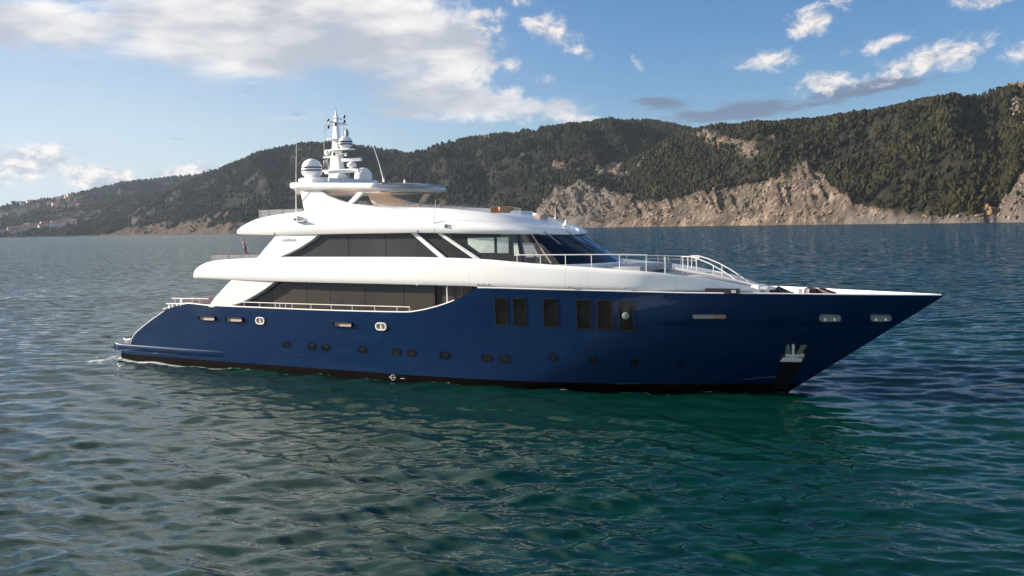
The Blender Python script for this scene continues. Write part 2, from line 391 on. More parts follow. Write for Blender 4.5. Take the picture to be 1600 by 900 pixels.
# swim platform with its fender ledge running forward
mb = MB()
mb.loft([[(a, y, z) for a, y, z in q] for q in [
    [(.22, -y_, .50), (.12, -y_, .60), (.20, -y_, .80), (.34, -y_, .86), (2.0, -y_, .86), (2.0, -y_, .50)] for y_ in np.linspace(-3.55, 3.55, 9)]])
swim = mb.out('swim_platform', M['navy'], yacht, angle=50)
for sgn in (-1, 1):
    rings = []
    for s in [.20, .28, .45, .8] + list(np.linspace(1.2, 8.6, 20)) + [8.9, 9.1]:
        b = hull_t(max(s, .95), .65) ; e = .035 * (1 - sst(6.5, 9.1, s)) + .003
        if s < .8: e -= .35 * (1 - math.sqrt(max(0, 1 - ((.8 - s) / .62) ** 2)))
        lo = .50; hi = .85
        rings.append([(s, sgn * (b - .25), lo), (s, sgn * (b + e - .04), lo), (s, sgn * (b + e), lo + .06), (s, sgn * (b + e), hi - .06), (s, sgn * (b + e * .5), hi + .01), (s, sgn * (b - .02), hi + .05), (s, sgn * (b - .25), hi + .05)])
    mb = MB(); mb.loft(rings); mb.out('fender_ledge', M['navy'], yacht, angle=50)
mb = MB()
for dx in (0, .22):
    mb.lathe([(.05, 0), (.045, .2), (.06, .26)], (.85 + dx, -3.3, .855), 10)
mb.tube([(.68, -3.3, 1.12), (.86, -3.3, 1.06), (1.06, -3.3, 1.06), (1.26, -3.3, 1.12)], [.035, .05, .05, .035], 8)
mb.out('mooring_cleat', M['pearl'], yacht)

# ---- openings in the hull
def on_hull(s, z, sgn=-1, off=0.0):
    return (s, sgn * (hull_t(s, z) + off), z)
def rrect(cx, cz, w, h, r, n=5):
    pts = []
    for (sx, sz, a0) in ((1, 1, 0), (-1, 1, 90), (-1, -1, 180), (1, -1, 270)):
        for k in range(n + 1):
            a = R(a0 + 90 * k / n); pts.append((cx + sx * (w / 2 - r) + r * math.cos(a), cz + sz * (h / 2 - r) + r * math.sin(a)))
    return pts
def hull_patch(name, poly, off, mat, parent, sgn=-1):
    cx = sum(p[0] for p in poly) / len(poly); cz = sum(p[1] for p in poly) / len(poly)
    v = []; f = []; n = len(poly); K_ = 4
    for j in range(1, K_ + 1):
        for (a, z) in poly:
            k = j / K_; v.append(on_hull(cx + (a - cx) * k, cz + (z - cz) * k, sgn, off))
    v.append(on_hull(cx, cz, sgn, off)); c = len(v) - 1
    for i in range(n): f.append((c, i, (i + 1) % n))
    for j in range(K_ - 1):
        for i in range(n): f.append((j * n + i, (j + 1) * n + i, (j + 1) * n + (i + 1) % n, j * n + (i + 1) % n))
    return link(name, v, f, mat, parent)
def hull_ring(name, poly_in, poly_out, off, mat, parent, sgn=-1):
    n = len(poly_in); v = [on_hull(a, z, sgn, -.02) for a, z in poly_out] + [on_hull(a, z, sgn, off) for a, z in poly_out] + [on_hull(a, z, sgn, off) for a, z in poly_in] + [on_hull(a, z, sgn, -.02) for a, z in poly_in]
    f = []
    for j in range(3):
        for i in range(n): f.append((j * n + i, j * n + (i + 1) % n, (j + 1) * n + (i + 1) % n, (j + 1) * n + i))
    return link(name, v, f, mat, parent, angle=30)
def opening(name, cx, cz, w, h, r, mat, frame_mat, fw_, lip=.03, glass_off=.006, frame_name='frame', skew=0):
    for sgn in (-1, 1):
        poly = rrect(cx, cz, w, h, r); pout = rrect(cx, cz, w + 2 * fw_, h + 2 * fw_, r + fw_)
        o = hull_patch(name, poly, glass_off, mat, yacht, sgn)
        hull_ring(frame_name, poly, pout, lip, frame_mat, o, sgn)
        if sgn == -1: first = o
    return first
for i, (a0, a1, zt, zb) in enumerate([(25.2, 25.74, 3.91, 2.755), (26.05, 26.59, 3.895, 2.73), (27.41, 27.97, 3.88, 2.72), (28.85, 29.41, 3.85, 2.66), (29.73, 30.30, 3.84, 2.65), (30.61, 31.18, 3.82, 2.61)]):
    o = opening('hull_window', (a0 + a1) / 2, (zt + zb) / 2, a1 - a0, zt - zb, .06, M['glass_hull'], M['black'], .025, .022)
    if i == 1:
        mb = MB(); c = on_hull(26.32, 3.3, -1, .02); mb.tube([(c[0] + .13 * math.cos(a), c[1] + .03 * math.cos(a), c[2] + .13 * math.sin(a)) for a in np.linspace(0, 2 * math.pi, 17)[:-1]], .010, 6, True); mb.out('port_ring', M['black'], o)
    if i == 5:
        mb = MB(); c = on_hull(30.87, 3.23, -1, .0); mb.lathe([(.0, 0), (.13, 0), (.15, .015), (.15, .03), (.11, .045), (0, .05)], (0, 0, 0), 18)
        nrm = Vector((.26, -.965, 0)).to_track_quat('Z', 'Y'); mb.v = [tuple(nrm @ Vector(q) + Vector(c)) for q in mb.v]
        mb.out('round_lamp', M['lamp'], o)
for i, (s, z) in enumerate([(13.49, 1.42), (15.12, 1.41), (15.97, 1.41), (18.15, 1.40), (20.09, 1.37), (20.92, 1.36), (22.64, 1.33), (24.73, 1.30), (25.56, 1.28), (27.74, 1.43), (29.43, 1.36), (31.13, 1.30), (32.95, 1.29)]):
    w, h = ((.46, .29) if i < 9 else (.26, .28) if i < 12 else (.18, .18))
    opening('porthole', s, z, w, h, min(w, h) / 2 - .003, M['glass_dark'], M['boot'], .02, .02, .004, 'rim')
for s0, s1, z in [(7.46, 8.66, 2.55), (9.44, 10.62, 2.55), (16.53, 17.63, 2.54)]:
    opening('freeing_port', (s0 + s1) / 2, z, s1 - s0, .19, .08, M['tan'], M['navy'], .03, .10, .004, 'lip')
o = opening('anchor_light_slot', 34.15, 3.22, 1.28, .17, .08, M['grey'], M['black'], .02, .05, .004, 'lip')
mb = MB(); mb.prism(rrect(34.45, 3.22, .5, .13, .03, 2), -.01, .01, lambda z: 0); mb.v = [(a, -(hull_t(a, z) + .02) + y, z) for a, y, z in mb.v]; mb.out('slot_cover', M['teak'], o)
for s, z, w in [(11.82, 2.54, .50), (19.29, 2.51, .52)]:
    o = opening('fairlead', s, z, w, .26, .125, M['tan'], M['pearl'], .05, .06, .004, 'rim')
    mb = MB(); c = on_hull(s + .02, z - .1, -1, .03); mb.lathe([(.04, 0), (.035, .12), (.05, .2)], c, 8); mb.out('bollard', M['pearl'], o)
for s, z, w in [(38.52, 3.15, .70), (40.28, 3.14, .66)]:
    o = opening('fairlead', s, z, w, .20, .095, M['grey'], M['chrome'], .04, .06, .004, 'rim')
    for dx in (-.18, .15):
        mb = MB(); c = on_hull(s + dx, z - .08, -1, .03); mb.lathe([(.055, 0), (.05, .08), (.065, .15)], c, 10); mb.out('roller', M['chrome'], o)
# anchor in its pocket, chafe plate below
pk = hull_patch('anchor_pocket', [(36.62, 1.42), (37.35, 1.40), (37.80, 2.12), (36.93, 2.14)], .012, M['black'], yacht)
def lean_on(pts, off): return [on_hull(a, z, -1, off) for a, z in pts]
def slab(name, pts, o0, o1, mat, parent):
    n = len(pts); v = lean_on(pts, o0) + lean_on(pts, o1)
    f = [tuple(range(n)), tuple(range(2 * n - 1, n - 1, -1))] + [(i, i + n, (i + 1) % n + n, (i + 1) % n) for i in range(n)]
    return link(name, v, f, mat, parent, angle=30, bevel=.012)
anc = slab('anchor', [(36.58, 1.36), (37.34, 1.33), (37.42, 1.50), (37.18, 1.53), (37.05, 1.56), (36.90, 1.53), (36.72, 1.54)], .02, .16, M['pearl'], yacht)
slab('fluke', [(36.78, 1.60), (36.98, 1.62), (37.00, 2.05), (36.90, 2.08), (36.84, 1.9)], .02, .08, M['greenplate'], anc)
slab('fluke', [(37.12, 1.60), (37.32, 1.62), (37.62, 2.04), (37.42, 2.06)], .02, .08, M['greenplate'], anc)
slab('shank', [(37.02, 1.56), (37.12, 1.56), (37.18, 2.08), (37.10, 2.09)], .03, .13, M['pearl'], anc)
slab('stock', [(36.80, 1.57), (37.36, 1.55), (37.38, 1.64), (36.82, 1.66)], .03, .12, M['pearl'], anc)
mb = MB(); c = on_hull(37.42, 1.62, -1, .12); mb.lathe([(.02, -.09), (.075, -.06), (.08, .05), (.03, .1)], c, 10); mb.out('crown_knob', M['tan'], anc)
ch = hull_patch('chafe_plate', [(36.05, .12), (36.60, .12), (37.36, 1.30), (36.62, 1.33)], .008, M['black'], yacht)
for k in range(5):
    a = k / 4; mb = MB(); mb.tube([on_hull(36.1 + .45 * a + (.55 + .2 * a) * j, .15 + 1.15 * j, -1, .015) for j in np.linspace(0, 1, 6)], .012, 5); mb.out('rib', M['boot'], ch)
# load line ring on the boot stripe
mb = MB(); c = on_hull(19.88, .20, -1, .012); mb.tube([(c[0] + .12 * math.cos(a), c[1], c[2] + .12 * math.sin(a)) for a in np.linspace(0, 2 * math.pi, 21)[:-1]], .009, 5, True)
mb.tube([(c[0] - .22, c[1], c[2]), (c[0] + .18, c[1], c[2])], .008, 5); mb.tube([(c[0] + .42, c[1], c[2] - .02), (c[0] + .66, c[1], c[2] - .02)], .009, 5); mb.out('load_line_mark', M['pearl'], yacht)

# ---- upper deck band: white bulwark and overhang from the aft deck to the bow
bandB = pch([(6.95, 3.95), (8, 3.98), (11.5, 4.08), (16, 4.13), (21, 4.11), (24, 4.0), (27.5, 3.67), (30, 3.25), (31.4, 2.92), (32.5, 2.50), (33.5, 2.0), (34.5, 1.42), (35.3, .85), (35.7, .5)])
bandL = pch([(6.95, 4.60), (9.8, 4.55), (12.9, 4.49), (21, 4.43), (24, 4.40), (27.5, 4.33), (31.5, 4.23), (34, 4.17), (36, 4.14)])
bandC = pch([(6.95, 4.68), (7.4, 4.83), (11.7, 4.99), (21, 4.98), (24, 4.86), (27.4, 4.62), (30, 4.48), (32.5, 4.34), (34.5, 4.22), (36, 4.16)])
bandT = pch([(6.95, 4.74), (7.05, 4.92), (7.2, 5.05), (7.62, 5.28), (8.34, 5.47), (9.73, 5.58), (11.5, 5.64), (13.6, 5.69), (20.8, 5.67), (24.4, 5.57), (26.8, 5.38), (30.1, 5.14), (31.5, 5.02), (32.8, 4.84), (33.9, 4.66), (34.8, 4.46), (35.4, 4.30), (35.7, 4.20)])
def band_ring(s):
    b = bandB(s)
    if s < 7.3: b -= .34 * (1 - math.sqrt(max(0, 1 - ((7.3 - s) / .37) ** 2)))
    zl, zc_, zt = bandL(s), bandC(s), bandT(s)
    zc_ = min(zc_, zt - .03); h = zt - zc_
    cw = min(1, b / 2.5)
    dz = min(4.84, zt - .06) if s < 24 else zt - (.30 if s < 32 else .30 - .24 * sst(32, 33.5, s)) * cw
    dz = max(dz, zl + .03)
    half = [(0, zl + .02), (b - .36 * cw, zl), (b - .03 * cw, zl), (b, zl + .03), (b + .015, zl + .5 * (zc_ - zl)), (b + .02, zc_), (b + .005, zc_ + .3 * h), (b - .03, zc_ + .72 * h), (b - .06 * cw, zc_ + .90 * h), (b - .12 * cw, zt), (b - .36 * cw, zt), (b - .40 * cw, zt - .04), (b - .43 * cw, dz), (0, dz)]
    fixed = []
    for a, z in half: fixed.append((max(a, 0), z))
    ring = [(s, a, z) for a, z in fixed] + [(s, -a, z) for a, z in reversed(fixed[1:-1])]
    return ring
ss = [6.95, 6.98, 7.03, 7.1, 7.2, 7.32, 7.5, 7.7, 8.0] + list(np.linspace(8.4, 31, 70)) + list(np.linspace(31.3, 35.7, 24))
mb = MB(); mb.loft([band_ring(s) for s in ss]); band = mb.out('upper_deck_band', M['white'], yacht, angle=55)
# teak side decks and the grey non-slip coachroof forward
deck('upper_deck', np.linspace(7.7, 26, 30), lambda s: min(4.84, bandT(s) - .06) + .066, lambda s: bandB(s) - .47, M['teak'])
deck('coachroof', np.linspace(29.2, 35.4, 24), lambda s: bandT(s) - (.30 if s < 32 else .30 - .24 * sst(32, 33.5, s)) * min(1, bandB(s) / 2.5) + .066, lambda s: max(.05, bandB(s) - .46), M['grey_deck'])
# sun pads on the foredeck lounge
mb = MB(); mb.box((29.5, -1.9, 4.9), (31.1, -.2, 5.17)); mb.out('sun_pad', M['grey'], yacht, bevel=.06)
mb = MB(); mb.box((29.5, .2, 4.9), (31.1, 1.9, 5.17)); mb.out('sun_pad', M['grey'], yacht, bevel=.06)
mb = MB(); mb.tube([(32.3, -1.1, 5.05), (33.3, -.9, 4.86), (34.6, -.55, 4.56), (35.35, -.35, 4.36), (35.6, -.32, 4.30)], .055, 8); mb.out('deck_kerb', M['white'], yacht)
mb = MB(); mb.box((35.35, -.75, 4.02), (35.72, .5, 4.36)); mb.out('stair_foot', M['white'], yacht, bevel=.05)
mb = MB(); mb.box((33.95, -2.28, 4.13), (35.3, -2.05, 4.33)); lk = mb.out('locker_recess', M['black'], yacht)
mb = MB(); mb.box((35.02, -2.30, 4.17), (35.2, -2.285, 4.28)); mb.out('latch', M['grey'], lk)

# ---- fins that carry the overhangs
for sgn in (-1, 1):
    a, b = sgn * 3.98, sgn * 3.76
    mb = MB(); mb.prism([(8.14, 3.13), (8.45, 3.10), (9.05, 3.14), (9.6, 3.20), (10.3, 3.34), (11.0, 3.58), (11.6, 3.84), (12.2, 4.13), (12.9, 4.52), (12.9, 4.62), (9.5, 4.62), (9.86, 4.53), (9.3, 4.12), (8.7, 3.66)], a, b, lambda z: sgn * .02)
    mb.out('side_fin', M['white'], yacht, angle=30, bevel=.03)
    a, b = sgn * 3.70, sgn * 3.56
    mb = MB(); mb.prism([(11.3, 5.55), (11.45, 5.70), (12.1, 6.24), (12.75, 6.80), (15.5, 6.80), (14.9, 6.44), (14.2, 6.12), (13.5, 5.86), (12.95, 5.69), (12.7, 5.55)], a, b)
    mb.out('side_fin', M['white'], yacht, angle=30, bevel=.02)
# dark capping along the inner edges of the fins
for sgn in (-1,):
    for pts, tt in (([(9.9, 3.27), (10.5, 3.44), (11.2, 3.71), (11.9, 4.02), (12.75, 4.47)], 3.76), ([(13.0, 5.70), (13.6, 5.92), (14.3, 6.20), (15.0, 6.52), (15.4, 6.74)], 3.56)):
        mb = MB(); mb.tube([(a + .05, sgn * (tt + .03), z - .04) for a, z in pts], .04, 6); mb.out('fin_edge_seal', M['grey'], yacht)
# the yacht's name on the upper fin
def lettering(text, size, loc, rot, parent, mat, name):
    cu_ = bpy.data.curves.new(name, 'FONT'); cu_.body = text; cu_.size = size; cu_.space_character = 1.35; cu_.shear = .25; cu_.extrude = .006; cu_.align_x = 'CENTER'
    tmp = bpy.data.objects.new(name + '_tmp', cu_); COL.objects.link(tmp); bpy.context.view_layer.update()
    me = bpy.data.meshes.new_from_object(tmp.evaluated_get(bpy.context.evaluated_depsgraph_get())); bpy.data.objects.remove(tmp)
    o = bpy.data.objects.new(name, me); me.materials.clear(); me.materials.append(mat); COL.objects.link(o); o.parent = parent; o.location = loc; o.rotation_euler = rot; return o
lettering('cadeau', .24, (13.5, -3.708, 6.44), (R(90), 0, 0), yacht, M['letter'], 'name_lettering')

# ---- main deckhouse
def house(name, ss_, tf, z0, z1, mat):
    mb = MB(); mb.loft([[(s, -tf(s), z0), (s, tf(s), z0), (s, tf(s), z1), (s, -tf(s), z1)] for s in ss_]); return mb.out(name, mat, yacht, angle=30)
mh = house('main_deckhouse', np.linspace(9.9, 24.6, 8), lambda s: 3.67 if s < 21 else 3.67 - .05 * (s - 21), 2.3, 4.50, M['black'])
edges = [9.95, 12.3, 14.55, 16.0, 18.1, 20.3, 22.0, 23.9]
for sgn in (-1, 1):
    for a, b in zip(edges[:-1], edges[1:]):
        mb = MB(); q_ = 3.67 if b < 22.2 else 3.57; mb.box((a + .012, min(sgn * (q_ - .1), sgn * (q_ + .03)), 2.75), (b - .012, max(sgn * (q_ - .1), sgn * (q_ + .03)), 4.5)); mb.out('saloon_window', M['glass_main'], yacht)
mb = MB(); mb.box((9.84, -3.2, 2.4), (9.89, 3.2, 4.5)); mb.out('aft_doors', M['glass_dark'], yacht)
for s_, r_, mt in ((22.78, .032, 'pearl'), (22.05, .018, 'black'), (23.55, .02, 'black')):
    mb = MB(); mb.tube([(s_, -3.9, SHEER(s_)), (s_, -3.9, 4.45)], r_, 8); mb.out('deck_post', M[mt], yacht)
# a low bench and covered kit behind the side rail
mb = MB(); mb.box((9.2, -2.9, 2.36), (9.8, 2.6, 2.95)); mb.out('aft_settee', M['teak'], yacht, bevel=.08)
mb = MB(); mb.box((7.0, -2.4, 2.36), (8.4, 2.0, 3.05)); mb.out('aft_table', M['teak'], yacht, bevel=.08)

# ---- upper deckhouse and wheelhouse
uB = pch([(12.0, 3.5), (22, 3.5), (24, 3.36), (25.6, 3.05), (26.5, 2.85)])
mb = MB(); mb.loft([[(s, -uB(s), 4.9), (s, uB(s), 4.9), (s, uB(s), 6.85), (s, -uB(s), 6.85)] for s in [12.4, 14.0, 16, 18, 20, 22, 23, 24, 25, 25.6]]); uh = mb.out('upper_deckhouse', M['black'], yacht, angle=30)
def side_panel(name, poly, off0, off1, mat, parent=yacht, sides=(-1, 1), bevel=0):
    for sgn in sides:
        n = len(poly); v = [(a, sgn * (uB(a) + off0), z) for a, z in poly] + [(a, sgn * (uB(a) + off1), z) for a, z in poly]
        f = [tuple(range(n)), tuple(range(2 * n - 1, n - 1, -1))] + [(i, i + n, (i + 1) % n + n, (i + 1) % n) for i in range(n)]
        o = link(name, v, f, mat, parent, smooth=False, bevel=bevel)
        if sgn == -1: first = o
    return first
for a, b, c_, d in ((12.45, 12.45, 17.05, 17.05), (17.075, 17.075, 19.22, 19.22), (19.245, 19.245, 20.98, 20.98), (21.0, 21.0, 22.3, 20.98)):
    if d == 20.98 and a == 21.0: side_panel('upper_window', [(21.0, 5.3), (22.9, 5.3), (20.95, 6.7), (21.0, 6.8)], 0.0, .03, M['glass_upper'])
    else: side_panel('upper_window', [(a, 5.3), (c_, 5.3), (d, 6.83), (b, 6.83)], 0.0, .03, M['glass_upper'])
side_panel('diagonal_frame', [(20.62, 6.80), (20.92, 6.80), (22.95, 5.32), (22.60, 5.32)], .0, .10, M['white'], bevel=.015)
side_panel('diagonal_frame', [(21.95, 6.80), (22.22, 6.80), (24.62, 5.32), (24.30, 5.32)], .0, .10, M['white'], bevel=.015)
side_panel('wheelhouse_side_glass', [(22.3, 6.80), (25.6, 6.80), (25.6, 5.32), (24.64, 5.32)], .0, .025, M['glass_wheel'])
side_panel('daylight_panel', [(23.62, 6.48), (24.85, 6.48), (24.85, 5.82), (24.20, 5.82), (23.62, 6.20)], .026, .032, M['pale'])  # pale panel on the glass, painted for the daylight seen through it
side_panel('daylight_panel', [(24.98, 6.48), (25.48, 6.48), (25.48, 5.80), (24.98, 5.80)], .026, .032, M['pale'])
# curved, raked windscreen: top and bottom lines in plan
topline = [(25.6, 3.04), (26.2, 2.85), (26.55, 2.55), (26.95, 1.6), (27.15, .8), (27.2, 0)]
botline = [(25.6, 3.08), (26.9, 3.0), (27.9, 2.75), (28.7, 1.75), (29.15, .9), (29.28, 0)]
def screen(u, h):
    """u 0..5 along the starboard half from the aft jamb to the centreline, h 0 bottom..1 top"""
    i = min(int(u), 4); k = u - i
    a = [topline[i][j] * (1 - k) + topline[i + 1][j] * k for j in (0, 1)]; b = [botline[i][j] * (1 - k) + botline[i + 1][j] * k for j in (0, 1)]
    z = 5.28 + (6.60 - 5.28) * h
    return (b[0] + (a[0] - b[0]) * h, b[1] + (a[1] - b[1]) * h, z)
def screen_part(name, u0_, u1_, mat, off=0.0, sides=(-1, 1)):
    for sgn in sides:
        n = 10; v = []; f = []
        for i in range(n + 1):
            for h in np.linspace(0, 1, 5):
                q = screen(u0_ + (u1_ - u0_) * i / n, h); v.append((q[0] + off, sgn * (q[1] + off), q[2]))
        for i in range(n):
            for j in range(4): f.append((i * 5 + j, (i + 1) * 5 + j, (i + 1) * 5 + j + 1, i * 5 + j + 1))
        link(name, v, f, mat, yacht)
screen_part('wheelhouse_side_glass', 0, .42, M['glass_wheel'])
screen_part('wheelhouse_side_glass', .46, 1.55, M['glass_wheel'])
screen_part('windscreen', 1.6, 3.5, M['glass_dark'])
screen_part('windscreen', 3.53, 5.0, M['glass_dark'])
for sgn in (-1, 1):
    mb = MB(); mb.tube([tuple(np.array(screen(1.57, h)) * (1, sgn, 1) + (0, sgn * .015, 0)) for h in (0.05, .5, 1)], .03, 6); mb.out('windscreen_pillar', M['tan'], yacht)
    mb = MB(); mb.tube([tuple(np.array(screen(3.515, h)) * (1, sgn, 1)) for h in (0.0, .5, 1)], .02, 6); mb.out('windscreen_seam', M['black'], yacht)
q = [screen(x, .72) for x in np.linspace(.6, 1.2, 4)] + [screen(x, .25) for x in np.linspace(1.2, .6, 4)]
mb = MB(); mb.add([(a, -(y + .012), z) for a, y, z in q], [tuple(range(8))]); mb.out('side_blind', M['grey'], yacht)
q = [screen(x, .72) for x in np.linspace(.12, .34, 3)] + [screen(x, .3) for x in np.linspace(.34, .12, 3)]
mb = MB(); mb.add([(a, -(y + .012), z) for a, y, z in q], [tuple(range(6))]); mb.out('daylight_panel', M['pale'], yacht)
# white sill under the glass
mb = MB(); mb.loft([[(a - .05, y, 4.9), (a + .10, y, 4.9), (a + .12, y, 5.24), (a, y, 5.29)] for a, y in [(b_[0], -b_[1] - .03) for b_ in botline] + [(b_[0], b_[1] + .03) for b_ in reversed(botline[:-1])]], cap=True); mb.out('windscreen_sill', M['white'], yacht)
for u, sg in ((2.35, -1), (3.9, -1), (4.0, 1)):
    p0 = screen(u, 1.02); p1 = screen(u + .25 * (1 if sg < 0 else -1), .60); p2 = screen(u - .55, .50); p3 = screen(u + .9 if u + .9 < 5 else 5, .55)
    fx = lambda p, d=.05: (p[0] + d, sg * (p[1] + d * .5), p[2] + d)
    mb = MB(); mb.tube([fx(p0, .10), fx(p1, .06)], .022, 6); w_ = mb.out('wiper', M['grey'], yacht)
    mb = MB(); mb.tube([fx(screen(u + .15 - .35, .72), .04), fx(p1, .05), fx(screen(min(5, u + .45), .40), .04)], .016, 5); mb.out('blade', M['black'], w_)

# ---- flybridge band (brow) and cowl
fB = pch([(9.7, 3.55), (10.5, 3.62), (14, 3.78), (20, 3.80), (23, 3.68), (25, 3.38), (26.0, 3.0), (26.55, 2.55), (27.0, 1.75), (27.25, 1.05), (27.38, .35)])
fL = pch([(9.7, 6.86), (10.2, 6.82), (13, 6.75), (21, 6.74), (23, 6.69), (26, 6.60), (27.4, 6.52)])
fC = pch([(9.7, 6.93), (9.86, 7.12), (10.2, 7.30), (11, 7.54), (12.7, 7.76), (14, 7.85), (15, 7.95), (16.5, 7.98), (18.6, 7.93), (20.5, 7.68), (22.5, 7.42), (25.0, 7.08), (26.2, 6.88), (27.0, 6.70), (27.38, 6.57)])
fCt = pch([(9.7, 3.3), (11, 3.25), (14, 3.2), (18.6, 3.2), (22.5, 3.18), (24.5, 3.0), (25.5, 2.7), (26.3, 2.2), (27.0, 1.35), (27.38, .25)])
fT = pch([(9.7, 6.95), (9.86, 7.16), (10.2, 7.35), (11, 7.60), (12.7, 7.80), (14, 7.88), (15.2, 8.12), (16.4, 8.20), (18.5, 8.02), (21.7, 7.84), (23.4, 7.66), (24.1, 7.56), (25.0, 7.34), (25.6, 7.12), (26.2, 6.95), (27.0, 6.76), (27.38, 6.60)])
fTt = pch([(9.7, 3.05), (14, 2.95), (16, 2.75), (20, 2.6), (23, 2.35), (24.3, 2.1), (25.2, 1.8), (26.2, 1.5), (27.0, .9), (27.38, .15)])
def fly_ring(s):
    b = fB(s)
    if s < 10.2: b -= .5 * (1 - math.sqrt(max(0, 1 - ((10.2 - s) / .56) ** 2)))
    zl, zc_, zt, tc_, tt = fL(s), fC(s), fT(s), min(fCt(s), b - .1), fTt(s)
    tt = min(tt, tc_ - .08); h = zc_ - zl
    dz = zt - .03 if (s < 10.6 or s > 23.8) else max(zl + .35, min(7.15, zt - .1))
    half = [(0, zl + .03), (b - .45, zl), (b - .03, zl), (b, zl + .03), (b + .03, zl + .28 * h), (b + .02, zl + .5 * h), (b - .25 * (b - tc_) - .02, zl + .78 * h), (tc_ + .05, zc_ - .02), (tc_ - .03, zc_ + .015), ((tc_ + tt) / 2, (zc_ + zt) / 2 + .03), (tt + .05, zt - .02), (tt - .02, zt), (tt - .2, zt), (tt - .24, zt - .05), (tt - .28, dz), (0, dz)]
    half = [(max(a, 0), z) for a, z in half]
    return [(s, a, z) for a, z in half] + [(s, -a, z) for a, z in reversed(half[1:-1])]
ss = [9.7, 9.74, 9.8, 9.9, 10.02, 10.2, 10.5, 10.9] + list(np.linspace(11.3, 23.6, 46)) + list(np.linspace(23.85, 26.5, 18)) + [26.7, 26.85, 27.0, 27.12, 27.22, 27.3, 27.36, 27.38]
mb = MB(); mb.loft([fly_ring(s) for s in ss]); mb.out('flybridge_band', M['white'], yacht, angle=50)
deck('flybridge_deck', np.linspace(11, 23.5, 20), lambda s: max(fL(s) + .35, min(7.15, fT(s) - .1)) + .066, lambda s: fTt(s) - .3, M['teak'])
# small white horn on the brow
mb = MB(); mb.lathe([(.17, 0), (.15, .05), (.07, .12), (.055, .2), (.03, .26)], (26.3, .9, 6.93), 12); mb.out('deck_horn', M['white'], yacht)
# wooden seats and bar on the open deck
mb = MB(); mb.box((22.0, 1.3, 7.2), (23.2, 1.42, 7.92)); mb.box((23.1, .2, 7.2), (23.2, 1.42, 7.90)); mb.out('flybridge_settee', M['orange'], yacht, bevel=.03)
mb = MB(); mb.box((23.45, .6, 7.2), (24.1, 1.8, 7.66)); mb.out('helm_console', M['white_matt'], yacht, bevel=.05)
mb = MB(); mb.box((24.6, .7, 7.0), (25.1, 1.5, 7.46)); mb.out('forward_seat', M['tan'], yacht, bevel=.06)

# ---- arch, struts, hardtop
lean = lambda sgn: (lambda z: -sgn * .32 * (z - 7.7))
for sgn in (-1, 1):
    mb = MB(); mb.prism([(13.45, 9.12), (13.66, 8.6), (13.98, 7.95), (13.80, 7.72), (13.4, 7.55), (18.6, 7.55), (19.2, 7.90), (18.0, 8.04), (17.2, 8.13), (16.6, 8.23), (16.0, 8.39), (15.3, 8.63), (14.9, 8.85), (14.6, 9.12)], sgn * 3.15, sgn * 2.85, lean(sgn))
    mb.out('arch_fin', M['white'], yacht, angle=30, bevel=.04)
    mb = MB(); mb.loft([[(a, sgn * (t_ + .10), z), (a + .36, sgn * (t_ + .10), z), (a + .36, sgn * (t_ - .06), z), (a, sgn * (t_ - .06), z)] for a, t_, z in ((16.55, 2.92, 8.15), (17.45, 2.66, 9.0))]); mb.out('hardtop_strut', M['white'], yacht, bevel=.02)
def hard_half(s):
    b = 3.08
    if s < 13.6: b -= 1.0 * (1 - math.sqrt(max(0, 1 - ((13.6 - s) / 1.02) ** 2)))
    return b
def hard_ring(s, b, k=1):
    zt = 9.34 - .045 * (s - 13); lo = 8.74; zi = zt - .30 * k
    half = [(0, lo), (b - .62, lo), (b - .50, lo + .04), (b - .22, zi - .02), (b - .06, zi + .01), (b, zi + .07), (b + .01, zt - .12), (b - .06, zt - .02), (b - .2, zt + .01), (0, zt + .06)]
    half = [(max(0, a), z) for a, z in half]
    return [(s, a, z) for a, z in half] + [(s, -a, z) for a, z in reversed(half[1:-1])]
ss = [12.6, 12.63, 12.7, 12.8, 12.95, 13.15, 13.4, 13.6] + list(np.linspace(14, 17.6, 12)) + [17.9, 18.1, 18.2]
mb = MB()
rings = [hard_ring(s, hard_half(s)) for s in ss]
def bow_out(r):   # the front edge is gently curved in plan
    return [(a + .45 * sst(15, 18.2, a) * (1 - (t_ / 3.1) ** 2), t_, z) for a, t_, z in r]
rings = [bow_out(r) for r in rings]
last = rings[-1]; rings.append([(a + .10, t_ * .985, 8.98 + (z - 8.98) * .45) for a, t_, z in last])
mb.loft(rings); mb.out('hardtop', M['white'], yacht, angle=42)
mb = MB(); mb.tube([(18.34 + .45 * (1 - (y / 3.1) ** 2), y, 9.07) for y in np.linspace(-2.7, 2.7, 15)], .045, 6); mb.out('awning_rail', M['chrome'], yacht)
mb = MB(); mb.box((18.0, -2.2, 8.70), (18.08, 2.5, 8.735)); mb.out('ceiling_light_strip', M['grey'], yacht)
mb = MB(); mb.lathe([(.06, 0), (.05, .12), (.03, .2)], (18.3, -.6, 9.12), 10); mb.out('small_dome', M['white'], yacht)
# raised plinth
rings = []
mb = MB(); mb.loft([[(a, -y, z) for a, y in rrect(13.75, 0, 1.5 - i_, 5.2 - i_, .45, 5)] for z, i_ in ((9.3, 0), (9.5, .04), (9.56, .16))]); mb.out('hardtop_plinth', M['white'], yacht)

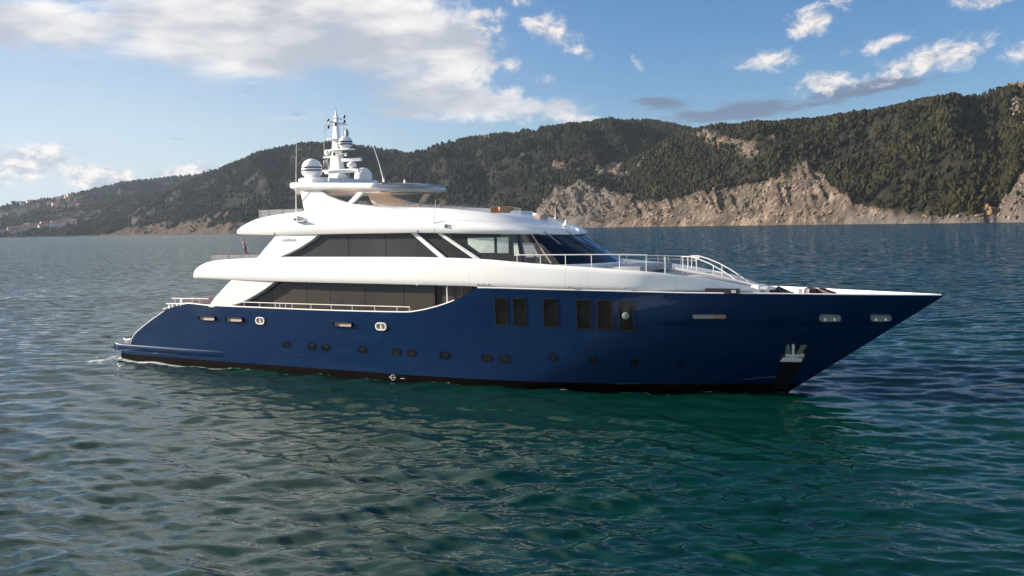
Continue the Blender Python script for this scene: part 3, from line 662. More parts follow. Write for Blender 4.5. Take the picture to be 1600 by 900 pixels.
# ---- mast and its gear
mb = MB()
def sq(z, s0, s1, w): return [(s0, -w, z), (s1, -w, z), (s1, w, z), (s0, w, z)]
mb.loft([sq(9.3, 13.20, 14.0, .27), sq(10.0, 13.27, 13.94, .23), sq(10.75, 13.34, 13.88, .19), sq(10.9, 13.40, 13.82, .16), sq(12.04, 13.49, 13.77, .12), sq(12.85, 13.58, 13.75, .07)])
mast = mb.out('mast', M['white'], yacht, angle=30, bevel=.03)
def plat(pts, z, h=.07): 
    mb = MB(); n = len(pts); mb.loft([[(a, y, z) for a, y in pts], [(a, y, z + h) for a, y in pts]]); return mb
plat([(12.85, -.35), (15.1, -.3), (15.1, .3), (12.85, .35)], 9.97, .08).out('mast_platform', M['white'], mast, bevel=.02)
plat([(12.85, -.2), (13.9, -.2), (13.9, .2), (12.85, .2)], 10.68, .07).out('mast_platform', M['white'], mast, bevel=.02)
plat([(13.35, -.26), (14.65, -.26), (14.65, .26), (13.35, .26)], 11.03, .07).out('mast_platform', M['white'], mast, bevel=.02)
plat([(13.3, -.4), (13.95, -.35), (13.95, .5), (13.3, .4)], 11.58, .06).out('mast_platform', M['white'], mast, bevel=.015)
mb = MB(); mb.tube([(13.67, -.62, 12.45), (13.67, .62, 12.45)], .045, 6); mb.tube([(13.67, -.3, 12.68), (13.67, .45, 12.68)], .035, 6); mb.tube([(13.3, -.5, 12.3), (14.1, .35, 12.38)], .035, 6); mb.out('crosstree', M['white'], mast)
mb = MB(); mb.tube([(13.66, 0, 12.8), (13.67, 0, 13.06)], .05, 8); mb.tube([(13.67, 0, 13.0), (13.67, 0, 13.3)], .012, 5); mb.out('mast_tip', M['white'], mast)
for a, y, z in ((13.5, -.45, 12.56), (13.5, -.45, 12.22), (13.85, .42, 12.55), (13.85, .42, 12.80), (13.7, -.1, 12.38), (13.62, -.22, 10.86)):
    mb = MB(); mb.lathe([(.05, -.08), (.062, -.05), (.062, .05), (.05, .08)], (a, y, z), 10); mb.out('navigation_light', M['black'], mast)
mb = MB(); mb.lathe([(.10, -.13), (.11, .04), (.08, .17), (.02, .24)], (13.95, .45, 11.92), 12); mb.out('gps_dome', M['grey'], mast)
mb = MB(); mb.lathe([(.10, -.12), (.16, 0), (.16, .1), (.08, .2)], (13.1, -.1, 10.92), 12); mb.out('camera_housing', M['white'], mast)
for a, y, z in ((13.9, -.3, 10.82), (14.15, -.32, 10.86), (14.35, -.2, 10.78)):
    mb = MB(); mb.lathe([(.03, -.08), (.10, -.02), (.11, .06), (.05, .09)], (a, y, z), 10); mb.out('searchlight', M['chrome'], mast)
for a, y, z0, z1 in ((12.95, -.2, 10.7, 11.95), (13.1, .15, 10.0, 10.7), (12.95, -.15, 10.0, 10.7), (13.3, -.5, 11.6, 12.3), (13.9, .3, 11.6, 12.35), (14.45, -.1, 9.4, 10.1)):
    mb = MB(); mb.tube([(a, y, z0), (a, y, z1)], .016, 5); mb.out('mast_stay', M['pearl'], mast)
for a in (12.98, 13.12):
    mb = MB(); mb.lathe([(.06, -.2), (.065, .15), (.05, .2)], (a, -.2, 10.35), 10); mb.out('signal_horn', M['black'], mast)
def dome(c, r, hcyl, stripes, name='satellite_dome', parent=yacht):
    prof = [(r * .5, 0), (r * .62, .02), (r * .68, r * .15), (r * .96, r * .45), (r, r * .62), (r, r * .62 + hcyl)]
    for k in range(1, 9):
        a = R(90 * k / 8.0); prof.append((max(.001, r * math.cos(a)), r * .62 + hcyl + r * math.sin(a)))
    mb = MB(); mb.lathe(prof, c, 32); o = mb.out(name, M['white'], parent)
    for z in stripes:
        mb = MB(); mb.lathe([(r + .001, z - .035), (r + .006, z - .035), (r + .006, z + .035), (r + .001, z + .035)], c, 32); mb.out('stripe_band', M['stripe'], o)
    return o
dome((13.3, -1.6, 9.56), .52, .16, (.40, .545))
dome((14.2, 0, 11.10), .37, .06, (.22, .34), parent=yacht)
dome((14.25, 1.35, 9.33), .47, .10, ())
def radar(c, L, ang, ped):
    mb = MB(); mb.lathe([(.10, -ped), (.10, -.3), (.22, -.26), (.26, -.14), (.20, -.06), (.09, -.04), (.09, .02)], c, 16); o = mb.out('radar_scanner', M['white'], yacht)
    d = Vector((math.cos(ang), math.sin(ang), 0)); n_ = Vector((-d.y, d.x, 0)); rings = []
    for k in (-1, -.97, .97, 1):
        s_ = .55 if abs(k) == 1 else 1.0
        rings.append([Vector(c) + d * (k * L / 2) + n_ * (a * .08 * s_) + Vector((0, 0, .09 + b * .085 * s_)) for a, b in ((-1, -1), (1, -1), (1, 1), (-1, 1))])
    mb = MB(); mb.loft(rings); mb.out('array_bar', M['white'], o, bevel=.02)
radar((14.62, -.05, 10.42), 1.15, R(8), .36)
radar((14.55, -.75, 9.80), 2.1, R(5), .45)
# whip aerials
for p0, p1, p2 in (((13.45, -3.05, 7.6), (13.47, -3.0, 9.3), (13.55, -2.9, 12.0)), ((14.9, -2.2, 9.4), (14.88, -2.2, 10.0), (14.83, -2.2, 10.75)), ((18.0, -1.9, 9.25), (17.75, -1.9, 10.1), (17.2, -1.9, 11.6)), ((22.05, -3.72, 6.92), (22.08, -3.70, 7.5), (22.14, -3.66, 8.2)), ((25.6, 1.2, 7.2), (25.6, 1.2, 7.4), (25.6, 1.2, 7.85))):
    mb = MB(); mb.tube([p0, p1, p2], [.028, .02, .007], 6); a_ = mb.out('whip_aerial', M['pearl'], yacht)
    mb = MB(); mb.lathe([(.05, -.06), (.06, 0), (.04, .12)], p0, 8); mb.out('aerial_mount', M['pearl'], a_)
# camera box on the band's flank, little lamp further forward, hinge marks
def flank(s, h): b = fB(s); return -(b + .03)
mb = MB(); mb.box((14.05, -3.98, 7.38), (14.75, -3.70, 7.42)); bx = mb.out('side_camera', M['pearl'], yacht)
mb = MB(); mb.box((14.0, -3.92, 7.42), (14.3, -3.66, 7.66)); mb.out('housing', M['white'], bx, bevel=.03)
mb = MB(); mb.lathe([(.06, 0), (.06, .02), (.0, .03)], (0, 0, 0), 12); mb.v = [(14.14 + a, -3.92 - z, 7.5 + y) for a, y, z in mb.v]; mb.out('lens', M['black'], bx)
mb = MB(); mb.lathe([(.09, 0), (.11, .05), (.09, .12), (.03, .15)], (22.66, -3.70, 6.96), 10); mb.tube([(22.66, -3.7, 7.05), (22.95, -3.74, 7.08)], .02, 5); mb.out('flood_lamp', M['grey'], yacht)
for s_ in (12.6, 21.15):
    mb = MB(); mb.box((s_, -fB(s_) - .03, fL(s_) + .0), (s_ + .05, -fB(s_) + .1, fL(s_) + .12)); mb.out('deck_fitting', M['grey'], yacht)
for s_, z_ in ((21.3, 4.40), (28.5, 4.38), (30.8, 4.34), (24.35, 4.46), (24.6, 4.46), (24.85, 4.46)):
    mb = MB(); mb.box((s_, -bandB(s_) - .05, z_), (s_ + .09, -bandB(s_) + .1, z_ + .05)); mb.out('deck_fitting', M['grey'], yacht)

# ---- rails
def rail(name, top, base_pts, r=.021, extra=(), mat='pearl', rp=.017):
    mb = MB(); mb.tube(top, r, 8)
    for e in extra: mb.tube(e, r * .6, 6)
    o = mb.out(name, M[mat], yacht)
    for a, b in base_pts:
        mb = MB(); mb.tube([a, b], rp, 6); mb.out('post', M[mat], o)
    return o
# low rail on the main deck bulwark
S = lambda s, z, d=.06: (s, -(hull_t(s, 3.2) - d), z)
rail('side_rail', [S(s, 3.43) for s in np.linspace(10.2, 20.85, 14)], [(S(s, 3.17), S(s, 3.43)) for s in (10.7, 11.75, 12.8, 13.1, 13.48, 13.9, 15.1, 16.35, 17.6, 18.9, 20.15, 20.83)])
# aft deck rails
A = lambda s, z, t_=-3.75: (s, t_, z)
rail('aft_rail', [A(5.2, 3.50), A(7.95, 3.52)], [(A(s, 3.2), A(s, 3.53)) for s in (5.45, 5.95, 6.0, 6.75, 7.3)] , extra=[[A(4.9, 3.22), A(6.4, 3.26)]])
rail('stair_rail', [A(4.75, 3.20), A(6.3, 3.22)], [(A(s, 2.85), A(s, 3.22)) for s in (5.0, 5.25, 5.62, 5.9)], extra=[[A(4.5, 2.9), A(5.0, 3.05), A(5.0, 3.2)]], rp=.05)
rail('aft_rail', [(5.2, 3.6, 3.50), (7.95, 3.6, 3.5)], [((s, 3.6, 3.2), (s, 3.6, 3.5)) for s in (5.45, 6.2, 7.0, 7.8)])
mb = MB(); mb.box((5.2, -3.2, 3.0), (5.32, 3.2, 3.42)); mb.out('aft_bulwark', M['white'], yacht, bevel=.03)
# smoked glass rails round the upper aft deck and the flybridge
def glass_rail(path, h0, posts, name='glass_rail', mat='rail_glass', z1=None):
    n = len(path); v = [p for p in path] + [(p[0], p[1], p[2] + h0) for p in path]
    v2 = [(a, y + .012, z) for a, y, z in v]; k = 2 * n
    f = [(i, i + 1, i + 1 + n, i + n) for i in range(n - 1)] + [(i + k, i + n + k, i + 1 + n + k, i + 1 + k) for i in range(n - 1)] + [(i + n, i + 1 + n, i + 1 + n + k, i + n + k) for i in range(n - 1)]
    o = link(name, v + v2, f, M[mat], yacht, smooth=False)
    for p in posts:
        mb = MB(); mb.tube([p, (p[0], p[1], p[2] + h0 + .02)], .018, 6); mb.out('post', M['grey'], o)
    return o
glass_rail([(7.75, 3.2, 5.2), (7.75, -3.3, 5.2), (11.2, -3.35, 5.2)], .58, [(7.8, -3.3, 5.2), (8.02, -3.3, 5.2), (9.0, -3.32, 5.2), (9.95, -3.33, 5.2), (11.1, -3.34, 5.2), (7.75, 0, 5.2), (7.75, 3.1, 5.2)])
glass_rail([(10.7, 2.7, 7.45), (10.7, -2.75, 7.45), (13.6, -2.75, 7.45)], .58, [(10.75, -2.75, 7.45), (11.35, -2.75, 7.45), (12.3, -2.75, 7.45), (10.7, 0, 7.45), (10.7, 2.6, 7.45)])
for sgn in (-1, 1):
    glass_rail([(s, sgn * (fTt(s) - .1), fT(s) - .05) for s in np.linspace(17.0, 23.2, 14)], .20, [(s, sgn * (fTt(s) - .1), fT(s) - .05) for s in (18.1, 19.5, 20.4, 21.5, 22.6)], 'wind_deflector', 'shield_glass')
# foredeck guard rails
G = lambda s, z, sg=-1: (s, sg * (bandB(s) - .26), z)
for sg in (-1, 1):
    zt_ = pch([(26.1, 5.73), (30.5, 5.71), (31.6, 5.68), (32.3, 5.64)])
    pp = [26.15, 27.2, 28.3, 29.4, 30.55, 31.6] if sg < 0 else [27.2, 28.3, 29.4, 30.0, 30.55, 31.2, 31.6, 32.0]
    e_ = [] if sg < 0 else [[G(s, zt_(s) - .42, sg) for s in np.linspace(29.4, 32.0, 6)]]
    rail('guard_rail', [G(s, zt_(s) - (.27 if sg > 0 else 0), sg) for s in np.linspace(26.12, 31.65 if sg < 0 else 32.2, 12)], [(G(s, bandT(s) - .03, sg), G(s, zt_(s) - (.27 if sg > 0 else 0), sg)) for s in pp], extra=e_)
mb = MB(); mb.tube([G(32.35, 4.82), G(32.3, 4.95), G(32.3, 5.60)], .035, 8); mb.out('rail_post', M['chrome'], yacht)
# curved hand rails down to the bow
for tt in (-.45, .25):
    k = .0 if tt < 0 else .15
    tp = [(32.35 + k, tt, 5.52), (32.7 + k, tt, 5.53), (33.1 + k, tt, 5.42), (33.6 + k, tt, 5.22), (34.1 + k, tt, 4.95), (34.6 + k, tt, 4.62), (35.1 + k, tt, 4.25)]
    rail('hand_rail', tp, [((s + k, tt, z0), (s + k, tt, z1)) for s, z0, z1 in ((32.4, 4.8, 5.52), (32.62, 4.78, 5.53), (33.72, 4.45, 5.15))], r=.025)
# foredeck gear
mb = MB(); mb.lathe([(.22, 0), (.2, .2), (.12, .26), (.2, .36), (.2, .42)], (36.2, -.3, 3.75), 14); mb.box((35.9, .1, 3.6), (36.5, .6, 4.12)); mb.loft([[(36.1, -.5, 4.05), (36.1, .3, 4.05), (36.3, -.1, 4.32)], [(36.9, -.5, 4.05), (36.9, .3, 4.05), (36.8, -.1, 4.10)]]); mb.out('windlass', M['black'], yacht)
mb = MB(); mb.loft([[(37.3, .0, 4.22), (37.35, .6, 4.25), (37.35, .6, 4.0), (37.3, .0, 4.0)], [(37.75, -.2, 4.20), (37.85, .3, 4.20), (37.85, .3, 3.9), (37.75, -.2, 3.9)]]); mb.out('deck_cover', M['darkred'], yacht, bevel=.03)
mb = MB(); mb.loft([[(37.85, .0, 4.24), (37.9, .5, 4.25), (37.9, .5, 4.0), (37.85, .0, 4.0)], [(38.45, -.3, 4.07), (38.55, .2, 4.07), (38.55, .2, 3.9), (38.45, -.3, 3.9)]]); mb.out('deck_cover', M['darkred'], yacht, bevel=.03)
for s_ in (37.2,):
    mb = MB(); mb.lathe([(.07, 0), (.06, .25), (.09, .32)], (s_, -.2, 3.9), 10); mb.lathe([(.07, 0), (.06, .25), (.09, .32)], (s_ + .3, -.2, 3.9), 10); mb.out('mooring_bollard', M['chrome'], yacht)
# flagstaff; the ensign hangs limp from it
mb = MB(); mb.tube([(7.25, 0, 4.9), (6.62, 0, 6.72)], [.03, .018], 8); staff = mb.out('flagstaff', M['orange'], yacht)
def ship_pt(a, y, z):
    c_, s_ = math.cos(YH), math.sin(YH); return (YO[0] + a * c_ - y * s_, YO[1] + a * s_ + y * c_, z)
v = []; f = []; mi = []; nh, nw = 30, 8
for i in range(nh + 1):
    k = i / nh; z = 6.62 - 1.25 * k; sx = 6.66 + .36 * k
    w = .10 + .26 * math.sin(min(1, k * 1.2) * 1.5) 
    for j in range(nw + 1):
        q = j / nw; v.append(ship_pt(sx - .02 + .02 + w * q * .9, .10 * math.sin(q * 9 + k * 3) * (.3 + k), z - .10 * q))
for i in range(nh):
    for j in range(nw):
        f.append((i * (nw + 1) + j, i * (nw + 1) + j + 1, (i + 1) * (nw + 1) + j + 1, (i + 1) * (nw + 1) + j))
        k = i / nh; dg = (i + 2 * j) % 12
        mi.append(2 if k < .22 and j < 5 else 0 if k < .30 else (1 if dg < 3 else 2 if dg < 6 else 0) if k < .74 else 1)
fl = link('ensign_flag', v, f, None, None, mats=[M['flag_blue'], M['flag_red'], M['flag_white']], mi=mi)
sol = fl.modifiers.new('cloth', 'SOLIDIFY'); sol.thickness = .006
tag(fl, 'limp red ensign flag with blue and white canton hanging at the stern of the yacht', 'flag')
#--SHIP-END--

# ================================================================== SEA
def value_noise(x, y, seed):
    xi = np.floor(x).astype(np.int64); yi = np.floor(y).astype(np.int64); fx = x - xi; fy = y - yi
    fx = fx * fx * (3 - 2 * fx); fy = fy * fy * (3 - 2 * fy)
    def h(a, b):
        n = (a * 374761393 + b * 668265263 + seed * 974711) & 0x7fffffff
        n = ((n ^ (n >> 13)) * 1274126177) & 0x7fffffff
        return ((n ^ (n >> 16)) & 0xffff) / 65535.0
    return (h(xi, yi) * (1 - fx) + h(xi + 1, yi) * fx) * (1 - fy) + (h(xi, yi + 1) * (1 - fx) + h(xi + 1, yi + 1) * fx) * fy
def fbm(x, y, seed, octv=5, gain=.5):
    s = 0; a = 1; t = 0
    for k in range(octv):
        s = s + a * value_noise(x * 2 ** k, y * 2 ** k, seed + k * 17); t += a; a *= gain
    return s / t
def big_mesh(name, V, F, mat, attrs=None, smooth=True):
    """V (n,3), F (m,k) arrays"""
    me = bpy.data.meshes.new(name); k = F.shape[1]
    me.vertices.add(len(V)); me.vertices.foreach_set('co', V.astype(np.float32).ravel())
    me.loops.add(F.size); me.loops.foreach_set('vertex_index', F.astype(np.int32).ravel())
    me.polygons.add(len(F)); me.polygons.foreach_set('loop_start', np.arange(0, F.size, k, dtype=np.int32))
    try: me.polygons.foreach_set('loop_total', np.full(len(F), k, dtype=np.int32))
    except Exception: pass
    me.update(calc_edges=True)
    me.polygons.foreach_set('use_smooth', np.full(len(F), smooth, dtype=bool))
    for an, arr in (attrs or {}).items():
        at = me.attributes.new(an, 'FLOAT', 'POINT'); at.data.foreach_set('value', arr.astype(np.float32).ravel())
    me.materials.append(mat); me.update()
    o = bpy.data.objects.new(name, me); COL.objects.link(o); return o
def grid_faces(nr, nc):
    i = np.arange(nr - 1)[:, None]; j = np.arange(nc - 1)[None, :]; a = i * nc + j
    return np.stack([a, a + 1, a + nc + 1, a + nc], -1).reshape(-1, 4)

px = np.concatenate([np.linspace(1300, 700, 160)[:-1], np.linspace(700, 90, 520)[:-1], np.linspace(90, 1.2, 150)])
rr_ = np.concatenate([10500.0 / px, [20000, 60000]])
azs = np.radians(np.linspace(-52, 52, 1000))
RR, AZ = np.meshgrid(rr_, azs, indexing='ij')
WX = RR * np.sin(AZ); WY = RR * np.cos(AZ)
dr = np.gradient(rr_)[:, None] * np.ones_like(RR); cell = np.maximum(dr, RR * (azs[1] - azs[0]))
WZ = np.zeros_like(RR)
wr = np.random.default_rng(5)
for k in range(64):
    lam = 0.38 * (3.8 / .38) ** (k / 63.0); kk = 2 * math.pi / lam
    th = R(78) + wr.normal(0, .50); ph = wr.uniform(0, 6.28)
    slope = .032 * (1.0 if lam < 2 else (2 / lam) ** .75)
    a = slope / kk
    wt = np.clip((lam / cell - 2.2) / 2.5, 0, 1)
    arg = kk * (WX * math.cos(th) + WY * math.sin(th)) + ph + 1.2 * (value_noise(WX / (lam * 5) + k, WY / (lam * 5), k) - .5) * 2
    sn = np.sin(arg)
    WZ += wt * a * (sn + .35 * np.cos(2 * arg) * -1 * .5)
RES = np.zeros_like(RR); TOT = 0
for lam_ in (.4, .8, 1.6, 3.0, 5.0):
    RES += np.clip((lam_ / cell - 2.2) / 2.5, 0, 1); TOT += 1
MICRO = 1 - RES / TOT
# calm / breezy patches
WZ *= .55 + .9 * fbm(WX / 23, WY / 23, 77, 3)
# ship coordinates of every water vertex: wash along the hull, wake behind it
cH, sH = math.cos(YH), math.sin(YH)
SX = (WX - YO[0]) * cH + (WY - YO[1]) * sH; SY = -(WX - YO[0]) * sH + (WY - YO[1]) * cH
hx = np.array([-30, .9, 5, 9, 14, 20, 23, 26, 28.7, 31.3, 33.65, 35.5, 36.7, 60]); hb = np.array([3.2, 3.75, 3.9, 4.02, 4.13, 4.16, 4.06, 3.75, 3.15, 2.4, 1.45, .5, 0, 0])
DH = np.abs(SY) - np.interp(SX, hx, hb)         # distance outside the hull side
foam = np.exp(-(np.maximum(DH, 0) / .5) ** 2) * ((SX > .2) & (SX < 37.2)) * np.interp(SX, [0, 8, 12, 30, 37], [.85, .68, .47, .46, .62])
foam += .55 * np.exp(-((DH - 1.2) / .7) ** 2) * np.interp(SX, [-2, 0, 6, 12, 16], [0, 1, .9, .4, 0])
foam += .62 * np.exp(-((np.abs(SY) - 3.1) / 1.4) ** 2) * np.interp(SX, [-22, -6, .5, .9], [0, .5, 1, 0])
wake = np.exp(-(SY / 5.0) ** 2) * np.interp(SX, [-26, -8, .5, 1], [0, .6, 1, 0])
WZ += wake * .10 * (fbm(WX * 1.1, WY * 1.1, 5, 4) - .45) * np.clip(1.6 - cell, 0, 1)
WZ += .035 * np.exp(-(DH / .5) ** 2) * np.sin(SX * 2.1) * ((SX > 0) & (SX < 37))
m, t, p = newmat('sea_water')
tcn = nd(t, 'ShaderNodeTexCoord'); O = tcn.outputs['Object']
def wmap(sx, sy, rot=0):
    mp = nd(t, 'ShaderNodeMapping'); setin(mp, 'Scale', (sx, sy, 1)); setin(mp, 'Rotation', (0, 0, R(rot))); t.links.new(O, mp.inputs[0]); return mp.outputs[0]
n1 = noise(t, wmap(1.5, 3.6, 8), 1.0, 3, .6, .3)
n2 = noise(t, wmap(.30, .85, -6), 1.0, 4, .6, .3)
n3 = noise(t, wmap(.035, .10, 4), 1.0, 3, .5)
hgt = math_n(t, 'ADD', math_n(t, 'MULTIPLY', n1, .055), math_n(t, 'MULTIPLY', n2, .20))
hgt = math_n(t, 'ADD', hgt, math_n(t, 'MULTIPLY', n3, .5))
bmp = nd(t, 'ShaderNodeBump'); setin(bmp, 'Strength', .24); setin(bmp, 'Distance', 1.0); t.links.new(hgt, bmp.inputs['Height'])
big = noise(t, wmap(.02, .05), 1.0, 3)
body = mixc(t, big, (.0004, .0150, .0115), (.0008, .0270, .0205))
at = nd(t, 'ShaderNodeAttribute'); at.attribute_name = 'foam'
fn = noise(t, wmap(1.6, 3.2, 20), 1.0, 6, .7, .6)
fm = maprange(t, math_n(t, 'ADD', math_n(t, 'MULTIPLY', at.outputs['Fac'], .62), math_n(t, 'SUBTRACT', fn, .5)), .36, .46)
base = mixc(t, fm, body, (.55, .58, .56)); t.links.new(base, p.inputs['Base Color'])
rg = math_n(t, 'ADD', math_n(t, 'MULTIPLY', fm, .6), .015); t.links.new(rg, p.inputs['Roughness'])
setin(p, 'IOR', 1.333); setin(p, 'Specular IOR Level', .42); t.links.new(bmp.outputs[0], p.inputs['Normal'])
sl_a = nd(t, 'ShaderNodeTexNoise'); setin(sl_a, 'Scale', 1.0); setin(sl_a, 'Detail', 3); setin(sl_a, 'Roughness', .6); t.links.new(wmap(.7, 1.9, 5), sl_a.inputs['Vector'])
sv = nd(t, 'ShaderNodeVectorMath', operation='SUBTRACT'); t.links.new(sl_a.outputs['Color'], sv.inputs[0]); sv.inputs[1].default_value = (.5, .60, .5)      # normals biased towards the camera, so far water reflects higher sky
sm = nd(t, 'ShaderNodeVectorMath', operation='MULTIPLY'); t.links.new(sv.outputs[0], sm.inputs[0]); am = nd(t, 'ShaderNodeAttribute'); am.attribute_name = 'micro'
mv = nd(t, 'ShaderNodeCombineXYZ'); t.links.new(maprange(t, am.outputs['Fac'], 0, 1, .0, 1.0, False), mv.inputs[0]); t.links.new(maprange(t, am.outputs['Fac'], 0, 1, .0, 2.2, False), mv.inputs[1]); t.links.new(mv.outputs[0], sm.inputs[1])
sa = nd(t, 'ShaderNodeVectorMath', operation='ADD'); t.links.new(sm.outputs[0], sa.inputs[0]); t.links.new(bmp.outputs[0], sa.inputs[1])
sn_ = nd(t, 'ShaderNodeVectorMath', operation='NORMALIZE'); t.links.new(sa.outputs[0], sn_.inputs[0]); t.links.new(sn_.outputs[0], p.inputs['Normal'])
sea = big_mesh('water', np.stack([WX, WY, WZ], -1).reshape(-1, 3), grid_faces(*RR.shape), m, {'foam': np.clip(foam, 0, 1), 'micro': MICRO})
tag(sea, None, None, kind='structure')

# ================================================================== HILLS  (polar terrain round the bay)
def hor(u): return 368.5 - 33.5 * u / 1600.0
def ang(u): return np.arctan((np.asarray(u, float) - 800) / FOC)          # bearing from the frame column
def elev(u, y): return np.arctan((hor(np.asarray(u, float)) - np.asarray(y, float)) / FOC * np.cos(ang(u)))
uu = np.linspace(-420, 2020, 1250)
ta = ang(uu)
shore = np.interp(uu, [-420, 0, 180, 360, 640, 830, 900, 1100, 1250, 1400, 1600, 2020], [3300, 3300, 2900, 2350, 1950, 1720, 1600, 1380, 1230, 1080, 960, 800])
shore = shore + 26 * (fbm(uu / 60, uu * 0, 3, 4) - .5) * 2
def layer(us, ys, rs, sh, u0_=None):
    y = np.interp(uu, us, ys); r = np.interp(uu, us, rs); e = np.maximum(elev(uu, y), 0)
    d = r / np.cos(ta); return dict(rc=d, H=np.tan(e) * d, sh=sh, e=np.arctan(np.tan(e) / 1.0))
LA = layer([-420, 815, 830, 870, 915, 960, 1010, 1050, 1085, 1140, 1180, 1200, 1250, 1300, 1350, 1400, 1450, 1500, 1540, 1570, 1600, 1750, 2020],
           [390, 362, 349, 303, 280, 262, 236, 214, 202, 196, 191, 192, 190, 185, 176, 167, 158, 150, 143, 136, 133, 100, 120],
           [1700, 1720, 1760, 1850, 1900, 1950, 1980, 1980, 1960, 1900, 1850, 1830, 1780, 1730, 1680, 1640, 1600, 1560, 1520, 1500, 1480, 1400, 1300], shore)
LB = layer([-420, 430, 480, 560, 640, 700, 760, 840, 900, 960, 1010, 1050, 1085, 1150, 1300, 2020],
           [400, 366, 342, 292, 241, 222, 211, 204, 194, 187, 188, 194, 203, 214, 235, 300],
           [2300, 2300, 2350, 2450, 2500, 2550, 2600, 2650, 2700, 2750, 2750, 2750, 2750, 2800, 2800, 2800], shore + 60)
LC = layer([-420, 60, 110, 160, 240, 300, 340, 360, 400, 440, 480, 540, 600, 640, 700, 2020],
           [420, 369, 352, 338, 312, 284, 266, 260, 243, 233, 225, 224, 232, 240, 252, 330],
           [3300, 3350, 3350, 3300, 3300, 3350, 3400, 3400, 3400, 3400, 3400, 3400, 3400, 3400, 3400, 3400], shore + 20)
LD = layer([-420, -200, 0, 30, 60, 100, 130, 170, 220, 270, 320, 360, 500, 2020],
           [352, 345, 328, 318, 314, 309, 302, 292, 283, 278, 273, 268, 262, 300], [4900] * 14, shore + 150)
nrow = 300
kx = np.concatenate([np.linspace(-.02, .0, 3)[:-1], np.linspace(0, .34, 130)[:-1], np.linspace(.34, 1, 171)])
rmax = 5600.0
HR = shore[None, :] / np.cos(ta)[None, :] * 0 + shore[None, :] + (np.sign(kx) * np.abs(kx) ** 1.25)[:, None] * (rmax - shore)[None, :]
HA = ta[None, :] * np.ones_like(HR); HX = HR * np.sin(HA); HY = HR * np.cos(HA)
gul = .55 * fbm(uu[None, :] / 78 + (HR - 1000) / 700, HR / 900, 21, 4) + .45 * fbm(HX / 210 + .35 * HY / 210, HY / 420, 22, 5)           # spurs and gullies running down the slopes
rid = 1 - np.abs(2 * fbm(HX / 330, HY / 330, 31, 4) - 1)
fine = fbm(HX / 46, HY / 46, 41, 4)
HZ = np.full_like(HR, -6.0); uM = uu[None, :] * np.ones_like(HR)
def add_layer(L, p_, back):
    x = (HR - L['sh'][None, :]) / np.maximum(L['rc'] - L['sh'], 60)[None, :]
    H = L['H'][None, :]
    front = np.sign(x) * np.abs(np.clip(x, -1, 1)) ** p_
    prof = np.where(x <= 1, front, 1 - (x - 1) * back)
    prof = prof * (1 + (1.05 * (gul - .5) * 2 + .50 * (rid - .55)) * np.clip(x * 4, 0, 1) * np.clip((1 - np.abs(x)) * 2.2, 0, 1))
    cap = np.tan(L['e'])[None, :] * HR - 2.0 * np.clip(HR / 1500, 1, 2.5) + 9 * (fbm(HX / 40, HY / 40, 71, 3) - .55)      # trees top up the crest
    return np.where(H > .5, np.minimum(prof * H, cap), -6)
for L, p_, bk in ((LD, .9, .4), (LC, .82, .5), (LB, .85, .5), (LA, .74, .55)):
    HZ = np.maximum(HZ, add_layer(L, p_, bk))
EL = np.degrees(np.arctan2(HZ - CAM_H, HR))
YP = hor(uM) - np.tan(np.radians(EL)) * FOC / np.cos(HA)          # image row of each point, matching the ridge lines' image coordinates
# bare rock: sea cliffs, scree and outcrops
rock_top = np.interp(uu, [-420, 170, 200, 260, 330, 380, 420, 700, 815, 840, 870, 900, 925, 950, 990, 1050, 1100, 1150, 1200, 1230, 1250, 1290, 1310, 1340, 1400, 1500, 1540, 1560, 1580, 1600, 2020],
                     [400, 366, 352, 346, 342, 340, 352, 356, 352, 326, 300, 288, 286, 296, 306, 300, 296, 289, 284, 278, 262, 284, 306, 326, 332, 334, 326, 316, 290, 250, 250])
ntop = fbm(HX / 75, HY / 75, 51, 5)
rock = np.clip((YP - (rock_top[None, :] + (ntop - .5) * 40)) / 9, 0, 1) * (HR < shore[None, :] + 420)
def patch(u, y, su, sy, w=1.0): return w * np.exp(-((uM - u) / su) ** 2 - ((YP - y) / sy) ** 2)
pt = sum(patch(*a) for a in [(1100, 216, 20, 9), (1120, 222, 14, 7, .8), (905, 270, 26, 9, .8), (955, 273, 22, 12, .9), (1150, 226, 30, 10, .6), (1175, 240, 26, 6, .7), (935, 246, 22, 6, .45), (1321, 216, 12, 6), (1431, 243, 14, 6), (1590, 150, 14, 20, .7), (1580, 175, 16, 14, .5), (1600, 205, 10, 14, .9), (765, 219, 18, 5, .9), (758, 266, 9, 5), (1212, 215, 10, 6, .5), (1250, 250, 12, 6, .5), (880, 262, 16, 6, .6), (1050, 258, 14, 7, .6), (1005, 258, 10, 5, .5), (820, 250, 5, 18, .5), (300, 320, 20, 10, .3), (190, 330, 14, 8, .4), (220, 345, 30, 7, .4), (352, 337, 12, 9, .5), (640, 325, 26, 8, .5), (690, 318, 18, 10, .5), (560, 340, 50, 8, .5), (1345, 195, 6, 4, .6), (1300, 182, 5, 3, .6), (1460, 215, 8, 5, .6)])
rock = np.clip(np.maximum(rock, np.clip((pt + (ntop - .5) * 1.5 - .42) * 4, 0, 1)), 0, 1)
land = np.clip((HR - shore[None, :]) / 25, 0, 1)
